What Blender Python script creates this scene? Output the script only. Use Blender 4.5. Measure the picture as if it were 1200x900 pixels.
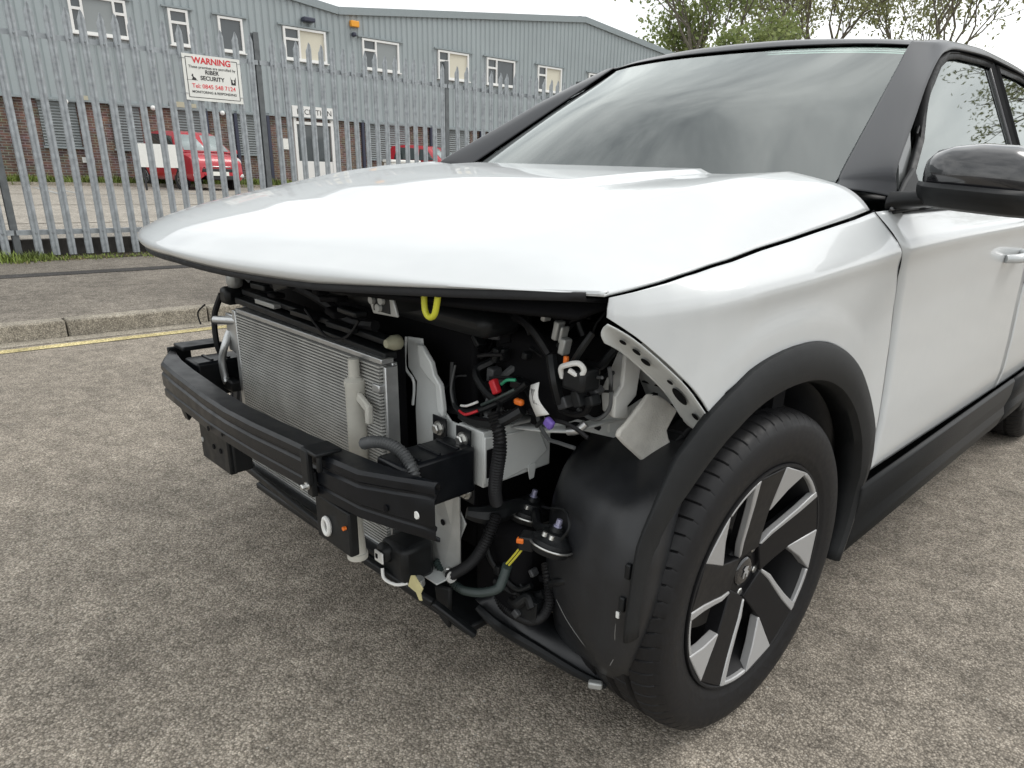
import bpy, bmesh, math, random
import numpy as np
from mathutils import Vector, Matrix
random.seed(7); np.random.seed(7)
for o in list(bpy.data.objects): bpy.data.objects.remove(o, do_unlink=True)
SC = bpy.context.scene; COL = SC.collection
R = math.radians; PI = math.pi

# ------------------------------------------------------------------ camera
cam = bpy.data.cameras.new('camera'); camo = bpy.data.objects.new('camera', cam); COL.objects.link(camo)
YAW, PIT, ROL = 0.7627, 0.3545, 0.0353
fw = Vector((-math.sin(YAW)*math.cos(PIT), math.cos(YAW)*math.cos(PIT), -math.sin(PIT)))
rt0 = Vector((math.cos(YAW), math.sin(YAW), 0)); up0 = rt0.cross(fw)
rt = rt0*math.cos(ROL) + up0*math.sin(ROL); up = up0*math.cos(ROL) - rt0*math.sin(ROL)
M = Matrix((rt, up, -fw)).transposed().to_4x4(); M.translation = Vector((1.4819, -1.284, 1.1662))
camo.matrix_world = M
cam.sensor_width = 36; cam.lens = 36*829.94/1200; cam.shift_x = -36.72/1200; cam.shift_y = 56.10/1200
cam.clip_start = 0.05; cam.clip_end = 3000
SC.camera = camo
SC.render.engine = 'CYCLES'

# ------------------------------------------------------------------ sky and sun
SUN_EL, SUN_AZ = R(50), R(38)          # azimuth measured from +y towards +x
world = bpy.data.worlds.new('World'); SC.world = world; world.use_nodes = True
nt = world.node_tree; nt.nodes.clear()
def N(t, **k):
    n = nt.nodes.new(t)
    for a, b in k.items(): setattr(n, a, b)
    return n
sky = N('ShaderNodeTexSky', sky_type='NISHITA', sun_disc=False, sun_elevation=SUN_EL, sun_rotation=SUN_AZ, air_density=1.0, dust_density=2.0)
tc = N('ShaderNodeTexCoord'); mp = N('ShaderNodeMapping'); mp.inputs['Scale'].default_value = (1.0, 1.0, 2.2)
no = N('ShaderNodeTexNoise'); no.inputs['Scale'].default_value = 2.7; no.inputs['Detail'].default_value = 7; no.inputs['Roughness'].default_value = .56; no.inputs['Distortion'].default_value = .35
cr = N('ShaderNodeValToRGB')
cr.color_ramp.elements[0].position = .30; cr.color_ramp.elements[0].color = (6.0, 6.25, 6.4, 1)
cr.color_ramp.elements[1].position = .68; cr.color_ramp.elements[1].color = (14.5, 14.6, 14.4, 1)
e = cr.color_ramp.elements.new(.48); e.color = (10.2, 10.4, 10.4, 1)
mx = N('ShaderNodeMixRGB'); mx.inputs[0].default_value = .90
bg = N('ShaderNodeBackground'); bg.inputs['Strength'].default_value = .112
wo = N('ShaderNodeOutputWorld')
L = nt.links.new
L(tc.outputs['Generated'], mp.inputs['Vector']); L(mp.outputs[0], no.inputs['Vector']); L(no.outputs['Fac'], cr.inputs[0])
L(sky.outputs[0], mx.inputs[1]); L(cr.outputs[0], mx.inputs[2]); L(mx.outputs[0], bg.inputs['Color']); L(bg.outputs[0], wo.inputs[0])
sun = bpy.data.lights.new('sun', 'SUN'); sun.energy = 1.15; sun.angle = R(28); sun.color = (1, .97, .93)
suno = bpy.data.objects.new('sun', sun); COL.objects.link(suno)
sd = Vector((math.sin(SUN_AZ)*math.cos(SUN_EL), math.cos(SUN_AZ)*math.cos(SUN_EL), math.sin(SUN_EL)))
suno.rotation_euler = sd.to_track_quat('Z', 'Y').to_euler(); suno.location = sd*40
SC.view_settings.view_transform = 'Standard'; SC.view_settings.look = 'None'; SC.view_settings.gamma = 1.0
SC.view_settings.use_curve_mapping = False
SC.view_settings.exposure = 0.29

# ------------------------------------------------------------------ helpers: materials
MATS = {}
def mat(name, col, rough=.5, metal=0., coat=0., spec=.5, var=.0, vscale=30., bump=0., bscale=200., rvar=0., ior=1.45, dirt=None):
    if name in MATS: return MATS[name]
    m = bpy.data.materials.new(name); m.use_nodes = True; t = m.node_tree; b = t.nodes['Principled BSDF']
    b.inputs['Base Color'].default_value = (*col, 1); b.inputs['Roughness'].default_value = rough
    b.inputs['Metallic'].default_value = metal; b.inputs['Coat Weight'].default_value = coat; b.inputs['Coat Roughness'].default_value = .03
    b.inputs['Specular IOR Level'].default_value = spec
    c = t.nodes.new('ShaderNodeTexCoord')
    if var or rvar:
        n = t.nodes.new('ShaderNodeTexNoise'); n.inputs['Scale'].default_value = vscale; n.inputs['Detail'].default_value = 6
        t.links.new(c.outputs['Object'], n.inputs['Vector'])
        if var:
            r = t.nodes.new('ShaderNodeValToRGB'); r.color_ramp.elements[0].position = .3; r.color_ramp.elements[1].position = .7
            r.color_ramp.elements[0].color = (*[x*(1-var) for x in col], 1); r.color_ramp.elements[1].color = (*[min(1, x*(1+var)) for x in col], 1)
            t.links.new(n.outputs['Fac'], r.inputs[0]); t.links.new(r.outputs[0], b.inputs['Base Color'])
        if rvar:
            q = t.nodes.new('ShaderNodeMapRange'); q.inputs[1].default_value = .3; q.inputs[2].default_value = .7
            q.inputs[3].default_value = max(.02, rough-rvar); q.inputs[4].default_value = min(1, rough+rvar)
            t.links.new(n.outputs['Fac'], q.inputs[0]); t.links.new(q.outputs[0], b.inputs['Roughness'])
    if bump:
        n2 = t.nodes.new('ShaderNodeTexNoise'); n2.inputs['Scale'].default_value = bscale; n2.inputs['Detail'].default_value = 4
        bp = t.nodes.new('ShaderNodeBump'); bp.inputs['Strength'].default_value = bump; bp.inputs['Distance'].default_value = .01
        t.links.new(c.outputs['Object'], n2.inputs['Vector']); t.links.new(n2.outputs['Fac'], bp.inputs['Height']); t.links.new(bp.outputs[0], b.inputs['Normal'])
    MATS[name] = m; return m
def nodes_of(name):
    m = bpy.data.materials.new(name); m.use_nodes = True; MATS[name] = m
    return m, m.node_tree, m.node_tree.nodes['Principled BSDF']

# ------------------------------------------------------------------ helpers: geometry
class G:
    """collects vertices and faces of ONE mesh object"""
    def __init__(s): s.v = []; s.f = []
    def add(s, vs, fs):
        o = len(s.v); s.v += [tuple(map(float, p)) for p in vs]; s.f += [tuple(i+o for i in f) for f in fs]; return s
    def box(s, c, d, rot=None):
        x, y, z = [k/2 for k in d]
        vs = [Vector((a*x, b*y, e*z)) for a in (-1, 1) for b in (-1, 1) for e in (-1, 1)]
        if rot is not None: vs = [rot @ v for v in vs]
        vs = [v + Vector(c) for v in vs]
        return s.add(vs, [(0,1,3,2),(4,6,7,5),(0,4,5,1),(2,3,7,6),(0,2,6,4),(1,5,7,3)])
    def bar(s, a, b, w, h, upv=(0,0,1)):
        a, b = Vector(a), Vector(b); d = b-a; ln = d.length; d.normalize(); u = Vector(upv)
        sd_ = d.cross(u)
        if sd_.length < 1e-4: sd_ = d.cross(Vector((1,0,0)))
        sd_.normalize(); u = sd_.cross(d)
        rot = Matrix((d, sd_, u)).transposed()
        return s.box((a+b)/2, (ln, w, h), rot)
    def tube(s, pts, r, n=8, cap=True, smooth=True):
        P = [Vector(p) for p in pts]
        if smooth and len(P) > 2: P = cr_line(P, 6)
        rs = r if hasattr(r, '__len__') else [r]*2
        m = len(P); ring = []; prev = None
        for i, p in enumerate(P):
            t = (P[min(i+1, m-1)] - P[max(i-1, 0)]).normalized()
            if prev is None:
                a = t.orthogonal().normalized()
            else:
                a = prev - t*prev.dot(t); a.normalize()
            prev = a; b = t.cross(a); k = i/(m-1)*(len(rs)-1); j = min(int(k), len(rs)-2); rr = rs[j]+(rs[j+1]-rs[j])*(k-j)
            ring.append([p + (a*math.cos(2*PI*q/n) + b*math.sin(2*PI*q/n))*rr for q in range(n)])
        vs = [v for r_ in ring for v in r_]; fs = []
        for i in range(m-1):
            for q in range(n): fs.append((i*n+q, i*n+(q+1) % n, (i+1)*n+(q+1) % n, (i+1)*n+q))
        if cap: fs.append(tuple(range(n-1, -1, -1))); fs.append(tuple((m-1)*n+q for q in range(n)))
        return s.add(vs, fs)
    def ribbed(s, pts, r, pitch=.006, amp=.0016, n=10):
        P = cr_line([Vector(p) for p in pts], 14); L_ = [0]
        for i in range(1, len(P)): L_.append(L_[-1]+(P[i]-P[i-1]).length)
        k = max(4, int(L_[-1]/pitch*2)); Q = []; j = 0
        for i in range(k+1):
            d = L_[-1]*i/k
            while j < len(P)-2 and L_[j+1] < d: j += 1
            w = (d-L_[j])/max(1e-6, L_[j+1]-L_[j]); Q.append(P[j].lerp(P[j+1], min(1, w)))
        return s.tube(Q, [r+(amp if i % 2 else -amp) for i in range(k+1)], n, smooth=False)
    def lathe(s, prof, axis='x', n=32, c=(0,0,0), close=False):
        """prof: (along, radius)"""
        C = Vector(c); vs = []
        for a, r in prof:
            for q in range(n):
                th = 2*PI*q/n; y, z = r*math.cos(th), r*math.sin(th)
                v = {'x': (a, y, z), 'y': (y, a, z), 'z': (y, z, a)}[axis]; vs.append(C+Vector(v))
        fs = []; m = len(prof)
        for i in range(m-1 if not close else m):
            for q in range(n): fs.append((i*n+q, i*n+(q+1) % n, ((i+1) % m)*n+(q+1) % n, ((i+1) % m)*n+q))
        if not close:
            fs.append(tuple(range(n-1, -1, -1))); fs.append(tuple((m-1)*n+q for q in range(n)))
        return s.add(vs, fs)
    def prism(s, pts, d):
        """polygon pts (3D) extruded by vector d"""
        P = [Vector(p) for p in pts]; d = Vector(d); n = len(P)
        fs = [tuple(range(n-1, -1, -1)), tuple(range(n, 2*n))] + [(i, (i+1) % n, n+(i+1) % n, n+i) for i in range(n)]
        return s.add(P+[p+d for p in P], fs)
    def grid(s, A, cyc=False):
        """A: array rows x cols x 3"""
        r, c = len(A), len(A[0]); vs = [v for row in A for v in row]; fs = []
        for i in range(r-1):
            for j in range(c if cyc else c-1):
                k = (j+1) % c; fs.append((i*c+j, i*c+k, (i+1)*c+k, (i+1)*c+j))
        return s.add(vs, fs)
    def mirror(s):
        g = G(); g.v = [(-x, y, z) for x, y, z in s.v]; g.f = [tuple(reversed(f)) for f in s.f]; return g
    def build(s, name, m, parent=None, smooth=True, thick=0., bevel=0., off=-1, sharp=40, bseg=2, weld=True):
        me = bpy.data.meshes.new(name); me.from_pydata(s.v, [], s.f)
        bm = bmesh.new(); bm.from_mesh(me)
        if weld: bmesh.ops.remove_doubles(bm, verts=bm.verts, dist=1e-5)
        bmesh.ops.recalc_face_normals(bm, faces=bm.faces) if not thick else None
        bm.to_mesh(me); bm.free(); me.materials.append(MATS[m] if isinstance(m, str) else m)
        o = bpy.data.objects.new(name, me); COL.objects.link(o); o.parent = parent
        if thick:
            md = o.modifiers.new('solid', 'SOLIDIFY'); md.thickness = thick; md.offset = off
        if bevel:
            md = o.modifiers.new('bevel', 'BEVEL'); md.width = bevel; md.segments = bseg; md.limit_method = 'ANGLE'; md.angle_limit = R(35)
        if smooth:
            me.polygons.foreach_set('use_smooth', [True]*len(me.polygons))
            me.set_sharp_from_angle(angle=R(sharp))
        return o
def cr_line(P, k):
    out = []
    for i in range(len(P)-1):
        p0, p1, p2, p3 = P[max(i-1, 0)], P[i], P[i+1], P[min(i+2, len(P)-1)]
        for j in range(k):
            t = j/k; out.append(.5*((2*p1)+(p2-p0)*t+(2*p0-5*p1+4*p2-p3)*t*t+(3*p1-p0-3*p2+p3)*t**3))
    out.append(P[-1]); return out
def net(rows, ku=6, kv=6):
    """Catmull-Rom surface through a control net (rows of points)"""
    rows = [[Vector(p) for p in r] for r in rows]
    A = [cr_line(r, ku) for r in rows] if ku > 1 else rows
    cols = [cr_line([A[i][j] for i in range(len(A))], kv) for j in range(len(A[0]))] if kv > 1 else [[A[i][j] for i in range(len(A))] for j in range(len(A[0]))]
    return [[cols[j][i] for j in range(len(cols))] for i in range(len(cols[0]))]
def resample(pts, n):
    P = [np.array(p, float) for p in pts]; L_ = np.concatenate([[0], np.cumsum([np.linalg.norm(P[i+1]-P[i]) for i in range(len(P)-1)])])
    P = np.array(P); d = np.linspace(0, L_[-1], n); return np.stack([np.interp(d, L_, P[:, k]) for k in range(P.shape[1])], 1)
def coons(T, B, Lc, Rc):
    T, B, Lc, Rc = map(np.asarray, (T, B, Lc, Rc)); nu, nv = len(T), len(Lc); out = np.zeros((nv, nu, T.shape[1]))
    for j in range(nv):
        v = j/(nv-1)
        for i in range(nu):
            u = i/(nu-1)
            out[j, i] = (1-v)*T[i]+v*B[i]+(1-u)*Lc[j]+u*Rc[j]-((1-u)*(1-v)*T[0]+u*(1-v)*T[-1]+(1-u)*v*B[0]+u*v*B[-1])
    return out
def thing(name, label, cat, loc=(0,0,0), rz=0, group=None):
    o = bpy.data.objects.new(name, None); COL.objects.link(o); o.location = loc; o.rotation_euler = (0,0,rz); o.empty_display_size = .2
    return tag(o, label, cat, group)
def tag(o, label=None, cat=None, group=None, kind=None):
    if label: o['label'] = label
    if cat: o['category'] = cat
    if group: o['group'] = group
    if kind: o['kind'] = kind
    return o
def dup(o, parent=None):
    c = o.copy(); COL.objects.link(c); c.parent = parent
    for ch in [x for x in o.children]: dup(ch, c)
    return c
def text(s, size, m, parent, loc, rot, name='lettering', off=0., align='CENTER', ext=.001):
    cu = bpy.data.curves.new(name, 'FONT'); cu.body = s; cu.size = size; cu.align_x = align; cu.extrude = ext; cu.offset = off
    t = bpy.data.objects.new('tmp', cu); COL.objects.link(t)
    dg = bpy.context.evaluated_depsgraph_get(); me = bpy.data.meshes.new_from_object(t.evaluated_get(dg))
    bpy.data.objects.remove(t); me.materials.clear(); me.materials.append(MATS[m])
    o = bpy.data.objects.new(name, me); COL.objects.link(o); o.parent = parent; o.location = loc; o.rotation_euler = rot
    return o

# ------------------------------------------------------------------ ground materials
def stone_mat(name, c1, c2, c3, scale, patch, bump, rough=.9, pc=(.75, 1.15), speck=None, dist=.006):
    m, t, b = nodes_of(name); n = t.nodes.new; l = t.links.new
    c = n('ShaderNodeTexCoord')
    v = n('ShaderNodeTexVoronoi'); v.inputs['Scale'].default_value = scale; v.inputs['Randomness'].default_value = 1
    v2 = n('ShaderNodeTexVoronoi'); v2.inputs['Scale'].default_value = scale*2.3
    wn = n('ShaderNodeTexNoise'); wn.inputs['Scale'].default_value = scale*.35; wn.inputs['Detail'].default_value = 3
    wm = n('ShaderNodeMixRGB'); wm.inputs[0].default_value = .012; l(c.outputs['Object'], wm.inputs[1]); l(wn.outputs['Color'], wm.inputs[2])
    for a in (v, v2): l(wm.outputs[0], a.inputs['Vector'])
    sp = n('ShaderNodeSeparateColor'); l(v.outputs['Color'], sp.inputs[0])
    r = n('ShaderNodeValToRGB'); e_ = r.color_ramp.elements
    e_[0].position = .05; e_[0].color = (*c1, 1); e_[1].position = .95; e_[1].color = (*c3, 1); k = e_.new(.5); k.color = (*c2, 1)
    l(sp.outputs[0], r.inputs[0])
    # dark gaps between chippings
    g = n('ShaderNodeMapRange'); g.inputs[1].default_value = .35; g.inputs[2].default_value = .75; g.inputs[3].default_value = 1; g.inputs[4].default_value = .55; l(v.outputs['Distance'], g.inputs[0])
    mg = n('ShaderNodeMixRGB'); mg.blend_type = 'MULTIPLY'; mg.inputs[0].default_value = 1; l(r.outputs[0], mg.inputs[1]); l(g.outputs[0], mg.inputs[2])
    # fine grit
    sp2 = n('ShaderNodeSeparateColor'); l(v2.outputs['Color'], sp2.inputs[0])
    g2 = n('ShaderNodeMapRange'); g2.inputs[3].default_value = .72; g2.inputs[4].default_value = 1.28; l(sp2.outputs[1], g2.inputs[0])
    m2 = n('ShaderNodeMixRGB'); m2.blend_type = 'MULTIPLY'; m2.inputs[0].default_value = 1; l(mg.outputs[0], m2.inputs[1]); l(g2.outputs[0], m2.inputs[2])
    # worn patches, two sizes
    out = m2.outputs[0]
    for sc_, lo, hi in ((patch, pc[0], pc[1]), (patch*5.3, (pc[0]+1)/2, (pc[1]+1)/2), (patch*22, .76, 1.22)):
        p = n('ShaderNodeTexNoise'); p.inputs['Scale'].default_value = sc_; p.inputs['Detail'].default_value = 5; p.inputs['Roughness'].default_value = .6; l(c.outputs['Object'], p.inputs['Vector'])
        q = n('ShaderNodeMapRange'); q.inputs[1].default_value = .32; q.inputs[2].default_value = .68; q.inputs[3].default_value = lo; q.inputs[4].default_value = hi; l(p.outputs['Fac'], q.inputs[0])
        x = n('ShaderNodeMixRGB'); x.blend_type = 'MULTIPLY'; x.inputs[0].default_value = 1; l(out, x.inputs[1]); l(q.outputs[0], x.inputs[2]); out = x.outputs[0]
    if speck:
        s = n('ShaderNodeTexVoronoi'); s.inputs['Scale'].default_value = scale*.23; l(wm.outputs[0], s.inputs['Vector'])
        d = n('ShaderNodeMapRange'); d.inputs[1].default_value = .10; d.inputs[2].default_value = .14; d.inputs[3].default_value = 1; d.inputs[4].default_value = 0; l(s.outputs['Distance'], d.inputs[0])
        sc2 = n('ShaderNodeSeparateColor'); l(s.outputs['Color'], sc2.inputs[0])
        gt = n('ShaderNodeMath'); gt.operation = 'GREATER_THAN'; gt.inputs[1].default_value = .8; l(sc2.outputs[0], gt.inputs[0])
        mu = n('ShaderNodeMath'); mu.operation = 'MULTIPLY'; l(gt.outputs[0], mu.inputs[0]); l(d.outputs[0], mu.inputs[1])
        x = n('ShaderNodeMixRGB'); l(mu.outputs[0], x.inputs[0]); l(out, x.inputs[1]); x.inputs[2].default_value = (*speck, 1); out = x.outputs[0]
    l(out, b.inputs['Base Color']); b.inputs['Roughness'].default_value = rough; b.inputs['Specular IOR Level'].default_value = .3
    h = n('ShaderNodeMath'); h.operation = 'MULTIPLY_ADD'; h.inputs[1].default_value = -1.; l(v.outputs['Distance'], h.inputs[0]); l(sp.outputs[1], h.inputs[2])
    h2 = n('ShaderNodeMath'); h2.operation = 'MULTIPLY_ADD'; h2.inputs[1].default_value = .4; l(sp2.outputs[2], h2.inputs[0]); l(h.outputs[0], h2.inputs[2])
    bp = n('ShaderNodeBump'); bp.inputs['Strength'].default_value = bump; bp.inputs['Distance'].default_value = dist; l(h2.outputs[0], bp.inputs['Height']); l(bp.outputs[0], b.inputs['Normal'])
    return m
stone_mat('asphalt', (.225,.196,.160), (.345,.304,.250), (.49,.435,.365), 190, .55, .7, pc=(.76, 1.18), speck=(.42,.40,.36), dist=.004)
stone_mat('footway_asphalt', (.14,.123,.102), (.21,.186,.155), (.29,.26,.22), 120, .6, .45, pc=(.75, 1.2), speck=(.4,.38,.34))
stone_mat('tar_joint', (.045,.042,.04), (.062,.058,.055), (.085,.08,.075), 120, 1.5, .3)
stone_mat('kerb_concrete', (.27,.242,.195), (.355,.32,.26), (.44,.40,.33), 150, 2.2, .35, pc=(.72, 1.2))
stone_mat('lot_concrete', (.34,.31,.265), (.40,.365,.315), (.46,.42,.365), 60, .35, .1, pc=(.85, 1.1))
stone_mat('yellow_paint', (.60,.50,.24), (.75,.63,.31), (.85,.74,.42), 110, 3.0, .45, pc=(.62, 1.12))
stone_mat('white_line', (.35,.35,.34), (.45,.45,.43), (.55,.55,.53), 110, 3.0, .3)
stone_mat('soil', (.03,.024,.016), (.06,.048,.032), (.11,.09,.06), 140, 3., .7)
mat('grass', (.125,.165,.028), .7, var=.45, vscale=3)
mat('grass_dry', (.20,.17,.075), .8, var=.3, vscale=5)
mat('galvanised', (.335,.358,.375), .52, metal=.45, var=.22, vscale=18, rvar=.12)
mat('galv_post', (.13,.14,.145), .55, metal=.35, var=.2, vscale=12)
mat('dark_board', (.055,.05,.045), .9, var=.4, vscale=9, bump=.4, bscale=60)

def sheet(name, pts, z, m, kind='structure', t=0):
    g = G(); g.add([(x, y, z) for x, y in pts], [tuple(range(len(pts)))])
    o = g.build(name, m, smooth=False); tag(o, kind=kind); return o
FD = Vector((.0502, .9987, 0)); FN = Vector((.9987, -.0502, 0))     # fence direction, normal towards the road
def fl(x0, s, z=0):          # point on a line parallel to the fence that passes x0 at y = 0
    return Vector((x0, 0, z)) + FD*s
def strip(name, xa, xb, z, m, s0=-60, s1=140, kind='structure'):
    a, b, c, d = fl(xa, s0, z), fl(xb, s0, z), fl(xb, s1, z), fl(xa, s1, z)
    o = G().add([a, b, c, d], [(0,1,2,3)]).build(name, m, smooth=False); return tag(o, kind=kind)
g = G().add([(-900,-900,-.012),(900,-900,-.012),(900,900,-.012),(-900,900,-.012)], [(0,1,2,3)])
tag(g.build('ground', 'soil', smooth=False), kind='structure')
strip('road', -4.06, 4.3, 0, 'asphalt')
strip('near_footway', 4.3, 6.5, .10, 'footway_asphalt'); strip('near_kerb', 4.3, 4.302, .05, 'kerb_concrete'); strip('near_verge', 6.5, 40, .09, 'soil')
# kerb: single stones with joints
kerb = bpy.data.objects.new('kerb', None); COL.objects.link(kerb); tag(kerb, kind='structure')
KS = .915; kg = G().box((-.062, KS/2-.004, -.005), (.125, KS-.009, .235)).build('kerb_stone', 'kerb_concrete', kerb, bevel=.014)
for i in range(-14, 30):
    o = kg if i == -14 else kg.copy()
    if i != -14: COL.objects.link(o)
    o.parent = kerb; o.location = fl(-4.075+random.uniform(-.004, .004), i*KS-.13, random.uniform(-.004, .003)); o.rotation_euler = (0, random.uniform(-.01, .01), -math.atan2(FD.x, FD.y)+random.uniform(-.003, .003))
strip('footway', -7.72, -4.185, .108, 'footway_asphalt')
strip('footway_joint', -6.52, -6.30, .112, 'tar_joint')
strip('yellow_line', -3.87, -3.775, .004, 'yellow_paint')
strip('gutter_dirt', -4.07, -3.93, .003, 'kerb_concrete')
strip('lot', -60, -7.95, .27, 'lot_concrete')
strip('verge_soil', -8.0, -7.45, .113, 'soil')
# edging board that holds up the yard behind the fence
eb = bpy.data.objects.new('yard_edging', None); COL.objects.link(eb); tag(eb, kind='structure')
for i in range(-10, 14):
    a, b = fl(-7.93, i*1.5+.01, .19), fl(-7.93, (i+1)*1.5-.012, .19)
    G().bar(a, b, .06, .19).build('edging_slab', 'dark_board', eb, bevel=.008)

# grass and weeds at the foot of the fence, on the building's verge
def tufts(name, spots, m, label, h0, h1, w=.006, per=26, spread=.10):
    g = G()
    for (x, y, z, k) in spots:
        for i in range(int(per*k)):
            a = random.uniform(0, 2*PI); r = spread*math.sqrt(random.random()); bx, by = x+r*math.cos(a), y+r*math.sin(a)
            h = random.uniform(h0, h1)*k; ln = random.uniform(.2, .9)*h; d = random.uniform(0, 2*PI); dx, dy = math.cos(d), math.sin(d); ww = w*random.uniform(.6, 1.4)
            px, py = -dy*ww, dx*ww
            g.add([(bx-px, by-py, z), (bx+px, by+py, z), (bx+dx*ln*.4+px*.7, by+dy*ln*.4+py*.7, z+h*.65), (bx+dx*ln*.4-px*.7, by+dy*ln*.4-py*.7, z+h*.65), (bx+dx*ln, by+dy*ln, z+h)], [(0,1,2,3), (3,2,4)])
    o = g.build(name, m, smooth=False, weld=False); return tag(o, label, kind='stuff')
sp = []
for i in range(260):
    s = random.uniform(-1.5, 3.2); k = .4 + 1.3*max(0, math.sin(s*2.7+1.1))*random.random()
    p = fl(-7.55+random.gauss(0, .10), s); sp.append((p.x, p.y, .112, k))
tufts('weeds', sp, 'grass', 'short green grass and weeds along the foot of the fence', .02, .075, per=22)
sp = []
for i in range(120):
    s = random.uniform(-1.5, 4); p = fl(-7.42+random.gauss(0, .09), s); sp.append((p.x, p.y, .112, random.uniform(.3, .8)))
tufts('dry_weeds', sp, 'grass_dry', 'dead brown grass beside the footway below the fence', .01, .05, per=14, w=.004)

# loose chippings and grit lying on the road, thickest in the gutter
mat('chipping', (.40, .37, .32), .9, var=.35, vscale=40)
g = G(); rg = random.Random(3)
for i in range(2600):
    if i < 1500: p = fl(-3.98+abs(rg.gauss(0, .10)), rg.uniform(-2.5, 9))
    else: p = Vector((rg.uniform(-3.6, 2.6), rg.uniform(-1.2, 2.5), 0))
    r_ = rg.uniform(.0015, .0045)*(1 if i < 1500 else .8); a = rg.uniform(0, 6.28)
    vs_ = [Vector((p.x+r_*math.cos(a+k*2.1)*rg.uniform(.7, 1.3), p.y+r_*math.sin(a+k*2.1)*rg.uniform(.7, 1.3), .003)) for k in range(3)]; tp_ = Vector((p.x, p.y, .003+r_*rg.uniform(.6, 1.1)))
    g.add(vs_+[tp_], [(0,1,3), (1,2,3), (2,0,3)])
tag(g.build('grit', 'chipping', smooth=False, weld=False), 'loose pale grit lying on the road and along the kerb', kind='stuff')
# ------------------------------------------------------------------ palisade fence
F0 = Vector((-7.632, 3.089, .0)); FA = math.atan2(FD.y, FD.x)
fence = thing('palisade_fence', 'grey galvanised steel palisade fence with pointed pales beyond the footway', 'fence', F0, FA)
def pale_mesh():
    prof = [(-.037, .004), (-.029, -.010), (-.013, -.014), (0, -.004), (.013, -.014), (.029, -.010), (.037, .004)]
    H = 2.40; zt = [H-.085, H-.06, H-.012, H+.012, H-.012, H-.06, H-.085]
    g = G(); n = len(prof); th = .0035
    vs = [(x, y, 0) for x, y in prof] + [(x, y, z) for (x, y), z in zip(prof, zt)] + [(x, y+th, 0) for x, y in prof] + [(x, y+th, z) for (x, y), z in zip(prof, zt)]
    fs = []
    for i in range(n-1):
        fs += [(i, i+1, n+i+1, n+i), (2*n+i+1, 2*n+i, 3*n+i, 3*n+i+1), (n+i, n+i+1, 3*n+i+1, 3*n+i)]
    fs += [(0, n, 3*n, 2*n), (n-1, 3*n-1, 4*n-1, 2*n-1)]
    g.add(vs, fs)
    for z in (.235, 2.12): g.lathe([(-.019, .001), (-.0185, .007), (-.009, .008)], 'y', 8, (0, 0, z))
    return g
pale0 = pale_mesh().build('pale', 'galvanised', fence, smooth=False)
first = True; BAY = 2.755
for b in range(-5, 6):
    for k in range(17):
        s = b*BAY + .172 + k*.1549
        if s < -13: continue
        o = pale0 if first else pale0.copy()
        if not first: COL.objects.link(o); o.parent = fence
        first = False
        o.location = (s+random.gauss(0, .003), -.028, .128+random.gauss(0, .006)); o.rotation_euler = (random.gauss(0, .004), random.gauss(0, .0035), random.gauss(0, .03))
    for z in (.365, 2.255):
        g = G(); g.box((b*BAY+BAY/2, 0, z), (BAY-.02, .006, .05)); g.box((b*BAY+BAY/2, .025, z+.022), (BAY-.02, .045, .006)); g.build('rail', 'galvanised', fence, smooth=False)
    if b*BAY > -20:
        g = G(); x = b*BAY
        g.box((x, .012, 1.33), (.062, .008, 2.5)); g.box((x, .096, 1.33), (.062, .008, 2.5)); g.box((x, .054, 1.33), (.006, .078, 2.5)); g.build('post', 'galv_post', fence, smooth=False)

# warning sign wired to the fence
mat('sign_white', (.74, .74, .70), .35, var=.05, vscale=6); mat('sign_red', (.62, .02, .03), .4); mat('sign_black', (.015, .015, .017), .45); mat('sign_pink', (.70, .07, .08), .4)
SS = fl(0, 0); SW, SH = .64, .475
sign = thing('warning_sign', 'white rectangular warning sign with red and black lettering wired to the fence', 'sign', F0 + FD*(-.574) + FN*.056 + Vector((0, 0, 2.015)), FA)
sign.rotation_euler = (0, R(.2), FA)
G().box((0, 0, 0), (SW, .004, SH)).build('board', 'sign_white', sign, smooth=False)
g = G(); t_ = .007; fwid, fh = SW/2-.035, SH/2-.032
g.box((0, -.0028, -fh), (2*fwid, .0012, t_)); g.box((-fwid, -.0028, 0), (t_, .0012, 2*fh)); g.box((fwid, -.0028, 0), (t_, .0012, 2*fh))
g.box((-fwid+.035, -.0028, fh), (.07, .0012, t_)); g.box((fwid-.035, -.0028, fh), (.07, .0012, t_)); g.build('printed_border', 'sign_black', sign, smooth=False)
RX = (PI/2, 0, 0)
for s_, sz, m_, z, of in (('WARNING', .088, 'sign_red', .150, .0022), ('These premises are patrolled by', .040, 'sign_black', .098, .0), ('RIBER', .060, 'sign_black', .044, .0012), ('SECURITY', .060, 'sign_black', -.018, .0012), ('Tel: 0845 548 7124', .062, 'sign_pink', -.105, .0005), ('MONITORING & RESPONDING', .036, 'sign_black', -.158, .0003)):
    text(s_, sz, m_, sign, (-.01 if 'R' == s_[0] or 'S' == s_[0] else 0, -.0035, z), RX, off=of)
def icon(pts, cx, cz, k):
    g = G(); g.prism([(cx+a*k, -.0022, cz+b*k) for a, b in pts], (0, -.0012, 0)); g.build('dog_emblem', 'sign_black', sign, smooth=False)
icon([(-.5,-.5),(.55,-.5),(.5,-.2),(.25,0),(0,.1),(-.1,.45),(-.05,.7),(-.2,.62),(-.3,.75),(-.35,.5),(-.5,.3),(-.3,.2),(-.25,-.1),(-.4,-.3)], -.215, .0, .05)
icon([(-1.2,-.02),(1.2,-.02),(1.2,.04),(-1.2,.04)], -.235, -.028, .05)
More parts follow.
